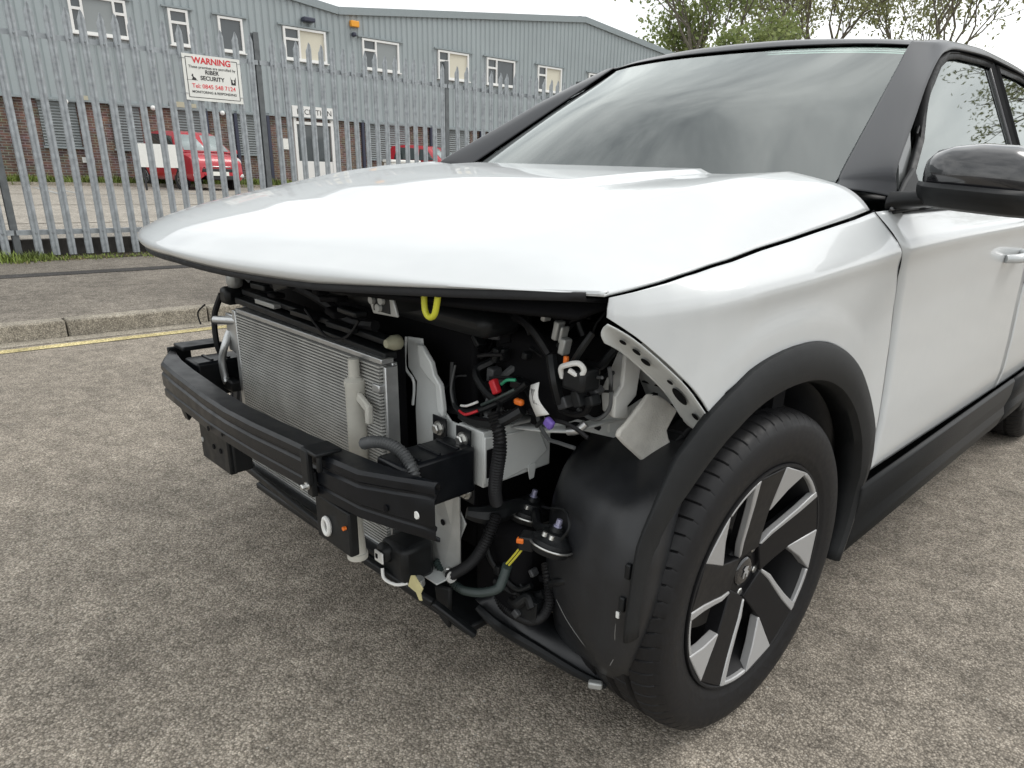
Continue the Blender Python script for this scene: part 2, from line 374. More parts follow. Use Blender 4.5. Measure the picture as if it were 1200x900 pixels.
icon([(-.5,-.8),(.5,-.8),(.55,.1),(.6,.9),(.3,.25),(.1,.3),(.25,-.2),(-.05,-.45),(-.2,-.1),(-.1,.25),(-.4,.3),(-.6,.9),(-.5,.1)], .225, .0, .052)
for dz in (.19, -.17):
    G().tube([(-SW/2-.06, .012, dz), (-SW/2-.0, -.004, dz+.003), (-SW/2+.03, -.006, dz)], .0025, 6).build('wire_tie', 'galvanised', sign)
    G().tube([(SW/2+.06, .012, dz), (SW/2+.0, -.004, dz+.003), (SW/2-.03, -.006, dz)], .0025, 6).build('wire_tie', 'galvanised', sign)

# ------------------------------------------------------------------ industrial building across the yard
mat('cladding', (.29, .328, .338), .42, var=.06, vscale=.6); mat('cladding_trim', (.24, .275, .285), .45, var=.06)
mat('upvc', (.72, .72, .70), .35); mat('blind', (.60, .57, .47), .8, var=.04); mat('pane', (.05, .06, .065), .06, spec=.8); mat('pane_pale', (.20, .22, .22), .08, spec=.8)
mat('shutter', (.215, .235, .24), .45, metal=.2); mat('pipe_blue', (.03, .035, .06), .5); mat('alarm_orange', (.75, .32, .02), .4); mat('plate_beige', (.42, .40, .30), .6)
m, t, b = nodes_of('brick'); n = t.nodes.new; l = t.links.new
c = n('ShaderNodeTexCoord'); mpn = n('ShaderNodeMapping'); mpn.inputs['Rotation'].default_value = (PI/2, 0, 0); l(c.outputs['Object'], mpn.inputs[0])
br = n('ShaderNodeTexBrick'); br.inputs['Scale'].default_value = 1; br.inputs['Brick Width'].default_value = .225; br.inputs['Row Height'].default_value = .075; br.inputs['Mortar Size'].default_value = .011
br.inputs['Color1'].default_value = (.17, .075, .045, 1); br.inputs['Color2'].default_value = (.075, .045, .04, 1); br.inputs['Mortar'].default_value = (.22, .20, .17, 1); br.inputs['Bias'].default_value = -.1
nz = n('ShaderNodeTexNoise'); nz.inputs['Scale'].default_value = 4; l(c.outputs['Object'], nz.inputs['Vector']); mm = n('ShaderNodeMixRGB'); mm.blend_type = 'OVERLAY'; mm.inputs[0].default_value = .5
l(mpn.outputs[0], br.inputs['Vector']); l(br.outputs['Color'], mm.inputs[1]); l(nz.outputs['Color'], mm.inputs[2]); hs = n('ShaderNodeHueSaturation'); hs.inputs['Saturation'].default_value = .8; l(mm.outputs[0], hs.inputs['Color']); l(hs.outputs[0], b.inputs['Base Color']); b.inputs['Roughness'].default_value = .9
bp = n('ShaderNodeBump'); bp.inputs['Strength'].default_value = .5; bp.inputs['Distance'].default_value = .01; bp.invert = True; l(br.outputs['Fac'], bp.inputs['Height']); l(bp.outputs[0], b.inputs['Normal'])
BO = Vector((-24.29, 10.556, 0)); BA = math.atan2(.99622, .08681); KB = .8124
bld = thing('industrial_building', 'grey ribbed metal clad two storey unit with brick lower wall behind the fence', 'building', BO, BA)
def bz(z): return 1.166 - (1.166 - z)*KB
S0, S1 = -32.6, 21.2; APX = (15.5, 7.53); VAL = (3.48, 6.14); AP0 = (-8.6, 7.53)
def roofz(s):
    return float(np.interp(s, [-32.6, -20.6, AP0[0], VAL[0], APX[0], 27.5], [7.53, 6.14, AP0[1], VAL[1], APX[1], 6.15]))
S1 = 27.5
# ribbed upper wall
g = G(); xs = []; s = S0
while s < S1:
    xs += [(s, 0), (s+.035, -.032), (s+.165, -.032), (s+.2, 0)]; s += .2
    if s < S1: xs += [(s+.03, 0)]; s += .03
xs.sort()
low = [(x, y, 2.656) for x, y in xs]; hi = [(x, y, roofz(x)-.02) for x, y in xs]
g.grid([low, hi]); g.build('ribbed_cladding', 'cladding', bld, smooth=False)
for a, b_ in ((S0, -20.6), (-20.6, AP0[0]), (AP0[0], VAL[0]), (VAL[0], APX[0]), (APX[0], S1)):
    ga = G(); ga.bar((a, -.05, roofz(a)+.06), (b_, -.05, roofz(b_)+.06), .14, .24); ga.build('verge_trim', 'cladding_trim', bld, smooth=False)
    gr = G(); gr.add([(a, .02, roofz(a)+.1), (b_, .02, roofz(b_)+.1), (b_, 40, roofz(b_)+.1), (a, 40, roofz(a)+.1)], [(0,1,2,3)]); gr.build('roof_sheet', 'cladding_trim', bld, smooth=False, thick=.06)
G().box((S1, 20, 4.2), (.12, 40, 3.9)).build('side_wall', 'cladding', bld, smooth=False)
G().box((15.5, .3, 7.66), (.16, .16, .22)).build('ridge_cap', 'cladding_trim', bld, smooth=False)
G().box(((S0+S1)/2, -.03, 2.64), (S1-S0, .10, .06)).build('drip_flashing', 'cladding_trim', bld, smooth=False)
G().box(((S0+S1)/2, .16, 1.45), (S1-S0, .14, 2.36)).build('brick_wall', 'brick', bld, smooth=False)
def window(s0, s1, z0, z1, lay, ps):
    w = G(); t_ = .07; d = .09; y = -.055
    w.box(((s0+s1)/2, y, z0+t_/2), (s1-s0, d, t_)); w.box(((s0+s1)/2, y, z1-t_/2), (s1-s0, d, t_))
    w.box((s0+t_/2, y, (z0+z1)/2), (t_, d, z1-z0-2*t_)); w.box((s1-t_/2, y, (z0+z1)/2), (t_, d, z1-z0-2*t_))
    for a in lay: w.box((s0+(s1-s0)*a, y, (z0+z1)/2), (t_*.9, d, z1-z0-2*t_))
    wn = w.build('window', 'upvc', bld, smooth=False)
    G().box(((s0+s1)/2, -.085, z1+.045), (s1-s0+.34, .07, .05)).build('head_flashing', 'cladding_trim', wn, smooth=False)
    G().box(((s0+s1)/2, -.10, z0-.02), (s1-s0+.1, .12, .035)).build('sill', 'upvc', wn, smooth=False)
    ed = [0]+list(lay)+[1]
    for i, pm in enumerate(ps):
        a, b_ = s0+(s1-s0)*ed[i], s0+(s1-s0)*ed[i+1]
        G().box(((a+b_)/2, -.03, (z0+z1)/2), (b_-a-.05, .012, z1-z0-.08)).build('glass', pm, wn, smooth=False)
        if pm == 'pane' and b_-a < .75:
            G().box(((a+b_)/2, -.058, z0+(z1-z0)*.63), (b_-a-.04, .085, .075)).build('transom', 'upvc', wn, smooth=False)
    return wn
H0, H1 = 4.45, 5.46
for a, b_, lay, ps in ((-4.85, -3.36, (.22, .78), ('pane', 'pane_pale', 'pane')), (-2.2, -1.62, (), ('pane',)), (-.72, .06, (), ('pane',)), (1.41, 2.94, (.36,), ('pane', 'blind')), (4.35, 5.87, (.36,), ('pane', 'pane_pale')),
                       (7.62, 9.09, (.34,), ('pane', 'blind')), (10.0, 11.5, (.34,), ('pane', 'pane')), (12.78, 14.2, (.34,), ('pane', 'blind')), (15.9, 17.4, (.34,), ('pane', 'pane')), (18.9, 20.4, (.34,), ('pane', 'blind'))):
    window(a, b_, H0, H1, lay, ps)
def shutter(s0, s1, z0=1.33, z1=2.60):
    r_ = G().box(((s0+s1)/2, .06, (z0+z1)/2), (s1-s0, .04, z1-z0)).build('shutter', 'shutter', bld, smooth=False)
    g = G(); k = int((z1-z0)/.075)
    for i in range(k):
        z = z0+(i+.5)*(z1-z0)/k; g.add([(s0, .035, z-.034), (s1, .035, z-.034), (s1, .005, z+.0), (s0, .005, z), (s1, .035, z+.032), (s0, .035, z+.032)], [(0,1,2,3), (3,2,4,5)])
    o = g.build('slats', 'shutter', r_, smooth=False); o['kind'] = 'stuff'
    G().box(((s0+s1)/2, -.0, z1+.03), (s1-s0+.05, .14, .10)).build('shutter_box', 'cladding_trim', r_, smooth=False)
    G().box(((s0+s1)/2, .02, z0-.02), (s1-s0+.08, .10, .05)).build('sill', 'cladding_trim', r_, smooth=False)
for a, b_ in ((-8.6,-7.2), (-6.05, -5.1), (-4.2, -3.4), (-2.4, -1.6), (-.55, .25), (4.4, 6.3), (7.5, 9.2), (10.2, 11.9), (13, 14.6)): shutter(a, b_)
for s_ in (-4.98, -6.7, -1.42, -.48+.0, .62, 4.22, 7.25, 9.75):
    G().box((s_, -.03, 1.53), (.10, .10, 2.3)).build('downpipe', 'pipe_blue', bld, smooth=False)
# reception door
dr = G(); a, b_ = 1.55, 3.05
dr.box((a+.05, .03, 1.45), (.10, .10, 2.36)); dr.box((b_-.05, .03, 1.45), (.10, .10, 2.36)); dr.box(((a+b_)/2, .03, 1.45), (.12, .10, 2.30)); dr.box(((a+b_)/2, .03, 2.45), (b_-a-.2, .10, .10)); dr.box(((a+b_)/2, .04, .72), (b_-a-.2, .08, .9))
dro = dr.build('door', 'upvc', bld, smooth=False)
for x in (.28, .72): G().box((a+(b_-a)*x, .06, 1.75), (.58, .02, 1.25)).build('glass', 'pane', dro, smooth=False)
G().box((2.32, -.06, 2.82), (1.62, .06, .36)).build('name_board', 'upvc', bld, smooth=False)
text('RECEPTION', .25, 'sign_black', bld, (2.32, -.093, 2.73), RX, ext=.002)
for (s_, z, w, h, mm_) in ((-5.0, .98, .32, .16, 'upvc'), (1.2, 1.72, .28, .36, 'sign_white'), (.42, 1.1, .34, .30, 'pipe_blue'), (-4.9, 2.72, .3, .12, 'plate_beige'), (-2.2, 2.74, .55, .16, 'plate_beige'), (-1.85, 2.73, .3, .12, 'plate_beige')):
    G().box((s_, -.065 if z > 2.6 else .07, z), (w, .05, h)).build('wall_plate', mm_, bld, smooth=False)
al = G().box((4.06, -.12, 5.86), (.32, .16, .20)).build('alarm_box', 'alarm_orange', bld, bevel=.02)
G().box((4.02, -.12, 5.52), (.14, .2, .14)).build('camera_dome', 'pipe_blue', bld, bevel=.04)
G().box((2.3, -.17, 5.74), (.42, .28, .14)).build('flood_light', 'pipe_blue', bld, bevel=.03)
for s_ in (-5.35, -3.0, -.9): G().lathe([(-.16, .02), (-.12, .07), (-.05, .08)], 'y', 12, (s_, 0, 2.58)).build('wall_lamp', 'upvc', bld)
# verge in front of the building
VB = lambda s, d, z=0: BO + Vector((.08681, .99622, 0))*s + Vector((.99622, -.08681, 0))*d + Vector((0, 0, z))
G().add([VB(-18, -.1, .285), VB(1.2, -.1, .285), VB(1.2, 1.15, .285), VB(-18, 1.15, .285)], [(0,1,2,3)]).build('verge_bed', 'soil', smooth=False)['kind'] = 'structure'
ke = bpy.data.objects.new('verge_kerb', None); COL.objects.link(ke); tag(ke, kind='structure')
for i in range(-12, 1):
    g = G(); a, b2 = VB(i*.915*1.0+.005, 1.2, .30), VB((i+1)*.915-.006, 1.2, .30); g.bar(a, b2, .12, .12); g.build('kerb_stone', 'kerb_concrete', ke, smooth=False)
sp = []
for i in range(900):
    p = VB(random.uniform(-11, 1.1), random.uniform(0, 1.1)); sp.append((p.x, p.y, .285, random.uniform(.5, 1.2)))
tufts('verge_grass', sp, 'grass', 'strip of green grass along the brick wall behind the fence', .10, .28, w=.014, per=20, spread=.22)
# bay lines painted in the yard
for i, s_ in enumerate((-9.2, -6.6, -4.0, -1.4, 3.6, 6.2)):
    a, b2 = VB(s_, 1.6, .274), VB(s_+.25, 6.4, .274); d = Vector((.087, .996, 0))*.05
    o = G().add([a-d, a+d, b2+d, b2-d], [(0,1,2,3)]).build('bay_line', 'white_line', smooth=False); o['kind'] = 'structure'
for p0, p1 in (((-22.3, 3.53), (-17.75, 3.18)), ((-17.75, 3.14), (-17.6, 4.0))):
    p0, p1 = Vector((*p0, .2745)), Vector((*p1, .2745)); d = (p1-p0).normalized().cross(Vector((0, 0, 1)))*.06
    o = G().add([p0-d, p0+d, p1+d, p1-d], [(0,1,2,3)]).build('bay_line', 'white_line', smooth=False); o['kind'] = 'structure'
for i in range(3):
    a, b2 = VB(-14, 6.5+i*4.2, .2735), VB(14, 6.5+i*4.2, .2735); d = Vector((.996, -.087, 0))*.035
    o = G().add([a-d, a+d, b2+d, b2-d], [(0,1,2,3)]).build('slab_joint', 'footway_asphalt', smooth=False); o['kind'] = 'structure'

# ------------------------------------------------------------------ small hatchback used for the yard's parked cars
mat('red_paint', (.42, .012, .025), .35, coat=1.); mat('car_glass', (.035, .045, .045), .04, spec=.9); mat('car_glass_pale', (.33, .38, .38), .08, spec=.7); mat('black_trim', (.02, .02, .022), .6)
mat('lamp_lens', (.62, .62, .62), .12, spec=.8); mat('alloy', (.42, .43, .44), .35, metal=.8); mat('tyre_far', (.022, .022, .024), .85); mat('white_body', (.72, .72, .70), .35, coat=.6); mat('plate', (.75, .75, .70), .5); mat('chrome', (.7, .7, .7), .15, metal=1)
def hatchback(loc, rz, paint, label):
    """front axle at the origin, nose along +x"""
    r_ = thing('parked_car', label, 'car', loc, rz, 'cars parked in the yard')
    W = .80
    st = [(.78, .42, .62, .50), (.74, .30, .80, .70), (.60, .25, .92, .76), (.25, .24, 1.00, .79), (-.10, .24, 1.04, .80), (-1.2, .24, 1.05, .81), (-2.3, .24, 1.05, .80), (-2.75, .26, 1.02, .78), (-2.86, .34, .90, .74)]
    rows = []
    for x, zb, zt, w in st:
        rows.append([(x, y*w, z) for y, z in ((-.86, zb), (-1, zb+.10), (-1.0, (zb+zt)/2), (-.985, zt-.10), (-.90, zt), (-.45, zt+.025), (0, zt+.03), (.45, zt+.025), (.90, zt), (.985, zt-.10), (1.0, (zb+zt)/2), (1, zb+.10), (.86, zb))])
    g = G(); A = net(rows, 2, 4); g.grid(A); g.add(rows[0], [tuple(range(13))]); g.add(rows[-1], [tuple(range(12, -1, -1))]); g.build('body', paint, r_)
    # cabin
    st = [(.18, 1.03, 1.04, .74), (-.42, 1.03, 1.50, .64), (-.70, 1.03, 1.585, .62), (-1.5, 1.03, 1.62, .62), (-2.35, 1.03, 1.56, .60), (-2.78, 1.0, 1.05, .70)]
    rows = [[(x, s_*w_, z) for s_, w_, z in ((-1, .79, zb), (-1, w+.02, zt-.10 if zt > 1.2 else zb), (-1, w-.06, zt), (-1, 0, zt+.025), (1, w-.06, zt), (1, w+.02, zt-.10 if zt > 1.2 else zb), (1, .79, zb))] for x, zb, zt, w in st]
    g = G(); g.grid(rows); g.build('cabin', paint, r_, sharp=30)
    ws = G().add([(.14, -.66, 1.075), (.14, .66, 1.075), (-.42, .56, 1.50), (-.42, -.56, 1.50)], [(0,1,2,3)]); ws.v = [(x+.012, y, z+.012) for x, y, z in ws.v]; ws.build('windscreen', 'car_glass_pale', r_, thick=.004)
    for s_ in (-1, 1):
        for a, b2 in (((-.05, 1.08), (-.50, 1.45)), ((-.95, 1.08), (-1.0, 1.50))):
            x0, x1 = (a[0], -.86) if a[0] > -.5 else (a[0], -2.0)
            y0, y1 = .808, .66
            xt0 = b2[0]; xt1 = -.90 if a[0] > -.5 else -1.95
            G().add([(x0-.12, s_*y0, a[1]), (x1, s_*y0, a[1]), (xt1, s_*(y1+.012), b2[1]+.03), (xt0-.05, s_*(y1+.012), b2[1]-.0)], [(0,1,2,3)]).build('side_window', 'car_glass', r_, smooth=False, thick=.01, off=0)
        for wx in (0, -2.36):
            w = G().lathe([(-.09, .17), (-.09, .26), (-.06, .295), (.06, .295), (.09, .26), (.09, .17)], 'y', 28, (wx, s_*.72, .295)).build('wheel', 'tyre_far', r_)
            g = G(); g.lathe([(s_*.088, .19), (s_*.094, .185), (s_*.094, .165), (s_*.07, .16)], 'y', 24, (wx, s_*.72, .295))
            for k in range(6): th = k*PI/3; g.bar((wx, s_*.812, .295), (wx+.17*math.cos(th), s_*.812, .295+.17*math.sin(th)), .035, .014, (0, s_, 0))
            g.build('rim', 'alloy', w)
            G().lathe([(0, .36), (.02, .36)], 'y', 28, (wx, s_*.785 if s_ > 0 else s_*.805, .31)).build('arch_shadow_disc', 'black_trim', r_)  # black disc paints the arch's shade on the closed body side
        G().lathe([(0, .02), (.05, .10), (.10, .13), (.12, .11)], 'x', 16, (.60, s_*.60, .78)).build('headlight', 'lamp_lens', r_)
        G().box((.73, s_*.62, .42), (.06, .26, .10)).build('fog_lamp', 'lamp_lens', r_, bevel=.03)
        G().box((-.02, s_*.93, 1.08), (.10, .16, .13)).build('door_mirror', paint, r_, bevel=.035)
    G().box((.772, 0, .56), (.04, 1.0, .10)).build('grille', 'black_trim', r_, bevel=.02); G().box((.76, 0, .36), (.06, .8, .12)).build('lower_grille', 'black_trim', r_, bevel=.02)
    G().box((.785, 0, .66), (.03, .70, .03)).build('grille_bar', 'chrome', r_, bevel=.01); G().box((.80, 0, .47), (.02, .52, .11)).build('number_plate', 'plate', r_)
    return r_
hatchback((-21.35, 7.75, .27), R(4), 'red_paint', 'bright red small car facing out beside the white board in the yard')
hatchback((-21.9, 17.3, .27), R(20), 'red_paint', 'red car mostly hidden behind the white bonnet, near the reception door')
mat('board_white', (.74, .74, .71), .5, var=.04)
bd = thing('white_board', 'plain white board standing beside the red car in the yard', 'board', (-20.6, 6.25, .27), R(80))
G().box((0, 0, .90), (1.12, .03, .60)).build('panel', 'board_white', bd, smooth=False)
for x in (-.45, .45): G().box((x, .03, .45), (.05, .04, .9)).build('leg', 'black_trim', bd, smooth=False)
bn = thing('white_bin', 'low white storage bin standing left of the half hidden red car', 'bin', (-21.2, 14.6, .27), R(80))
G().box((0, 0, .5), (1.1, .7, .9)).build('tub', 'board_white', bn, bevel=.04); G().box((0, 0, 1.0), (1.16, .76, .1)).build('lid', 'board_white', bn, bevel=.03)

# ------------------------------------------------------------------ trees
mat('bark', (.16, .14, .11), .9, var=.35, vscale=6)
def leaf_mat(name, c1, c2):
    m, t, b = nodes_of(name); n = t.nodes.new; l = t.links.new
    oi = n('ShaderNodeTexCoord'); nz = n('ShaderNodeTexNoise'); nz.inputs['Scale'].default_value = 1.3; nz.inputs['Detail'].default_value = 5; l(oi.outputs['Object'], nz.inputs['Vector'])
    r_ = n('ShaderNodeValToRGB'); r_.color_ramp.elements[0].position = .35; r_.color_ramp.elements[1].position = .65; r_.color_ramp.elements[0].color = (*c1, 1); r_.color_ramp.elements[1].color = (*c2, 1)
    l(nz.outputs['Fac'], r_.inputs[0]); l(r_.outputs[0], b.inputs['Base Color']); b.inputs['Roughness'].default_value = .6
    tr = n('ShaderNodeBsdfTranslucent'); l(r_.outputs[0], tr.inputs['Color']); ms = n('ShaderNodeMixShader'); ms.inputs[0].default_value = .4; l(b.outputs[0], ms.inputs[1]); l(tr.outputs[0], ms.inputs[2]); l(ms.outputs[0], t.nodes['Material Output'].inputs['Surface'])
leaf_mat('leaf_fresh', (.17, .22, .07), (.29, .33, .12)); leaf_mat('leaf_dark', (.03, .045, .02), (.055, .07, .03)); leaf_mat('leaf_olive', (.19, .21, .085), (.30, .31, .14))
def tree(loc, h, spread, m, label, seed, dens=1., leaf=.11, trunk=.28, up_=.45):
    rnd = random.Random(seed); r_ = thing('tree', label, 'tree', loc, 0, 'trees behind the car and the building')
    tg = G(); tips = []
    def grow(p, d, ln, rad, lev):
        q = p + d*ln; mid = p + d*ln*.5 + Vector((rnd.gauss(0, 1), rnd.gauss(0, 1), 0))*ln*.05
        tg.tube([p, mid, q], [rad, rad*.62], 6 if lev < 2 else 4, cap=False, smooth=False)
        if lev >= 5 or ln < .45: tips.append((q, ln)); return
        if lev >= 3: tips.append((mid, ln*.8))
        k = rnd.choice((3, 3, 4)) if lev < 3 else rnd.choice((2, 3, 3))
        for i in range(k):
            ax = Vector((rnd.gauss(0, 1), rnd.gauss(0, 1), rnd.gauss(0, .5)+up_*.5)); nd = (d*rnd.uniform(.7, 1.1) + ax.normalized()*rnd.uniform(.55, .95)*spread).normalized()
            st_ = p.lerp(q, rnd.uniform(.55, 1.) if i else 1.)
            grow(st_, nd, ln*rnd.uniform(.58, .82), rad*.58, lev+1)
    grow(Vector((0, 0, 0)), Vector((rnd.gauss(0, .04), rnd.gauss(0, .04), 1)).normalized(), h*.27, trunk, 0)
    tr_ = tg.build('trunk', 'bark', r_)
    lg = G()
    for (p, ln) in tips:
        if rnd.random() > dens*1.4: continue
        for i in range(int(rnd.uniform(5, 15)*dens)+1):
            c_ = p + Vector((rnd.gauss(0, 1), rnd.gauss(0, 1), rnd.gauss(0, .8)))*ln*.42
            a = Vector((rnd.gauss(0, 1), rnd.gauss(0, 1), rnd.gauss(0, 1))).normalized(); b_ = a.orthogonal().normalized(); s_ = leaf*rnd.uniform(.5, 1.3)
            lg.add([c_-a*s_*.9, c_+b_*s_*.45, c_+a*s_*.9, c_-b_*s_*.45], [(0,1,2,3)])
    lg.build('crown', m, r_, smooth=False, weld=False)
    return r_
T_ = [(-27.5, 43.0, 22, .70, 'leaf_fresh', 'leafy green tree rising over the right end of the building roof', 3, 1.6, .18),
      (-23.5, 44.0, 14.0, .85, 'leaf_fresh', 'low yellow-green tree just right of the roof end', 11, 1.7, .17),
      (-24.5, 55.0, 27, .66, 'leaf_olive', 'tall thin-leaved tree behind the middle of the car roof', 5, 1.5, .17),
      (-17.0, 57.0, 27.5, .72, 'leaf_olive', 'spreading thin-leaved tree above the right half of the windscreen', 9, 1.5, .17),
      (-9.0, 52.0, 25, .75, 'leaf_olive', 'sparse branching tree above the near corner of the car roof', 21, 1.2, .16),
      (-.5, 48.0, 24, .8, 'leaf_olive', 'sparse budding tree at the right edge above the car roof', 33, 1.2, .15)]
for x, y, h, sp_, m_, lab, sd_, dn, lf in T_: tree((x, y, 0), h, sp_, m_, lab, sd_, dn, lf)
tree((6.4, 50, 0), 13.0, .95, 'leaf_dark', 'round dark tree on the near side of the road, mirrored in the side window', 41, 2.2, .26, .3)

# ------------------------------------------------------------------ the white car, front axle at the origin, nose towards -y, its left side at +x
mat('car_white', (.55, .568, .572), .30, coat=.7, var=.01); mat('gloss_black', (.012, .012, .014), .22, coat=1.); mat('roof_black', (.012, .013, .016), .28, coat=.12, spec=.3)
mat('cladding_black', (.012, .013, .014), .55, spec=.3, var=.12, vscale=40, bump=.12, bscale=900); mat('liner_black', (.012, .013, .015), .42, var=.35, vscale=9, rvar=.14, bump=.10, bscale=22)
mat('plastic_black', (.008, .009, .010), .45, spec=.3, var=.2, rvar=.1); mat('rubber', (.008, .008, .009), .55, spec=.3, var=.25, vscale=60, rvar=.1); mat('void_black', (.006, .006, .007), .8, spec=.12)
mat('painted_beam', (.006, .007, .009), .34, spec=.3, var=.15, rvar=.06); mat('grey_metal', (.42, .43, .42), .45, metal=.5, var=.12, vscale=25); mat('body_inner', (.60, .62, .61), .42, coat=.4, var=.05, vscale=12)
mat('alu', (.52, .53, .53), .38, metal=.85, var=.1, vscale=30); mat('alu_fin', (.44, .44, .42), .5, metal=.2, var=.15, vscale=15); mat('cream_plastic', (.50, .49, .44), .5, var=.06)
mat('steel_bolt', (.55, .55, .53), .3, metal=.9, var=.15); mat('rim_silver', (.40, .40, .40), .34, metal=.3, rvar=.06); mat('barrel_black', (.010, .010, .011), .6, spec=.25); mat('rim_black', (.009, .009, .010), .36, spec=.2, rvar=.06, var=.1, vscale=50)
mat('felt_white', (.60, .585, .54), .95, var=.12, vscale=25, bump=.3, bscale=300); mat('tape_yellow', (.55, .50, .26), .7, var=.15); mat('wire_yellow', (.55, .50, .05), .5); mat('wire_red', (.55, .02, .03), .4); mat('wire_orange', (.75, .17, .02), .4); mat('wire_green', (.03, .30, .16), .4); mat('wire_purple', (.16, .10, .40), .4); mat('paper_label', (.70, .70, .68), .6); mat('tow_yellow', (.55, .55, .04), .45); mat('seat_cloth', (.035, .036, .04), .9)
mat('sail_grey', (.07, .075, .075), .4, coat=.3); mat('headlining', (.42, .42, .40), .9); mat('dash', (.03, .032, .034), .7); mat('brake_disc', (.22, .21, .20), .4, metal=.8)
m, t, b = nodes_of('glass'); n = t.nodes.new; l = t.links.new
tp = n('ShaderNodeBsdfTransparent'); tp.inputs[0].default_value = (.62, .68, .65, 1); gs = n('ShaderNodeBsdfGlossy'); gs.inputs['Roughness'].default_value = .015; gs.inputs[0].default_value = (.95, 1, .98, 1)
fr = n('ShaderNodeFresnel'); fr.inputs[0].default_value = 2.35; ms = n('ShaderNodeMixShader'); l(fr.outputs[0], ms.inputs[0]); l(tp.outputs[0], ms.inputs[1]); l(gs.outputs[0], ms.inputs[2]); l(ms.outputs[0], t.nodes['Material Output'].inputs['Surface'])

car = thing('car', 'white crossover car with black roof, its front bumper and headlights removed', 'car')
def Xs(y, z): return sum(w*Xr(y, z+d) for d, w in ((-.020, .1), (-.010, .25), (0, .3), (.010, .25), (.020, .1)))
def Xr(y, z):
    P = np.interp(y, [-.50, -.46, -.42, -.36, -.30, -.2, 0, .4, 1.5, 2.7, 3.2, 3.5, 3.7], [.800, .822, .845, .872, .893, .914, .930, .936, .938, .936, .915, .86, .70])
    c_ = zcr(y); k_ = min(1, max(0, (y+.40)*4))
    if z > c_: V = -float(np.interp(y, [-.46, -.36, -.25, -.1, 0.], [.006, .022, .046, .062, .064]))*((z-c_)/max(.03, zs(y)-c_))**1.15
    else: V = float(np.interp(z-c_, [-.72, -.60, -.53, -.42, -.28, -.15, -.04, -.012, 0], [-.03, -.014, -.004, -.006, -.014, -.018, -.013, -.006, 0]))*(1 if z < .6 else k_)
    r_ = math.hypot(y, z-.36)
    if y < .6 and z > .45: V += .0045*max(0., min(1., (.580-r_)/.018))*k_*max(0., min(1., (.40-y)/.10))*min(1, max(0, (z-.45)*8))
    return float(P+V)
def zcr(y): return float(np.interp(y, [-.46, -.36, -.11, .14, .45, .8, 1.5, 3.5], CREASE))
CREASE = [.962, .973, .990, 1.006, 1.025, 1.038, 1.052, 1.06]
TS = [(-.457, .995), (-.319, 1.021), (-.07, 1.053), (.10, 1.074), (.27, 1.094), (.362, 1.108), (1.0, 1.112), (4, 1.115)]
def zs(y): return float(np.interp(y, [a for a, _ in TS], [b_ for _, b_ in TS]))
def side(A):      # yz grid -> body side surface
    return [[(Xs(y, z), y, z) for y, z in row] for row in A]
# ---- bonnet
def yl(x): return -.785+.475*x*x
def zl(x): return float(np.interp(abs(x), [0, .2, .4, .52, .70, .83], [.985, .981, .979, .984, .992, .997]))
def xe(t): return float(np.interp(t, [0, .2, .46, .86, 1], [.825, .836, .850, .866, .872]))
def sm(a): a = max(0, min(1, a)); return a*a*(3-2*a)
def hoodp(u, t):
    ye = -.457+t*.812; x_e = Xs(ye, zs(ye))-.0045; x = u*x_e; s = abs(u); yr = .355-.0*(1-s*s); y0 = -.785+(.328)*abs(u)**2.05; y = y0+t*(yr-y0)
    zc = float(np.interp(t, [0, .05, .12, .25, .4, .6, .8, 1], [1.006, 1.034, 1.056, 1.086, 1.111, 1.137, 1.157, 1.171]))
    ze = zs(ye)+.001; n_ = 2.4+5*t+9*t*t*t
    z = ze+(zc-ze)*(1-s**n_)
    ax = abs(x); k = sm((t-.18)/.5)
    z += .011*k*max(0, min(1, (.34+.12*t-ax)/.028))                                  # raised centre panel
    z += .011*k*max(0, 1-abs(ax-(.60+.07*t))/(.10 if ax > .60+.07*t else .16))**1.3                          # crease over each wing
    return (x, y, z)
us = [-1+2*i/200 for i in range(201)]
us = [math.copysign(abs(u)**.85, u) for u in us]
rows = []
for f in (0, .25, .5, .75):
    rw = []
    for u in us:
        p = hoodp(u, 0); z0 = zl(p[0]); rw.append((p[0], p[1]+.004-.013*math.sin(PI*f*.8)+ .004*f, z0+(p[2]-z0)*f))
    rows.append(rw)
for t_ in [0, .008, .02, .04, .07, .11] + [.16+.84*i/34 for i in range(35)]: rows.append([hoodp(u, t_) for u in us])
G().grid(rows).build('bonnet', 'car_white', car, thick=.004, off=-1, sharp=60)
g = G(); rs_ = []
for dz, dy in ((.002, .010), (-.007, .011), (-.013, .06)): rs_.append([(x, yl(x)+dy, zl(x)+dz) for x in [-.79+1.58*i/48 for i in range(49)]])
g.grid(rs_).build('bonnet_seal', 'rubber', car, thick=.006)
g = G().grid([[(hoodp(u*.93, t_)[0], hoodp(u*.93, t_)[1]+.02, hoodp(u*.93, t_)[2]-.045) for u in us[::10]] for t_ in [.02+.9*i/8 for i in range(9)]]); g.build('bonnet_lining', 'void_black', car, thick=.01)
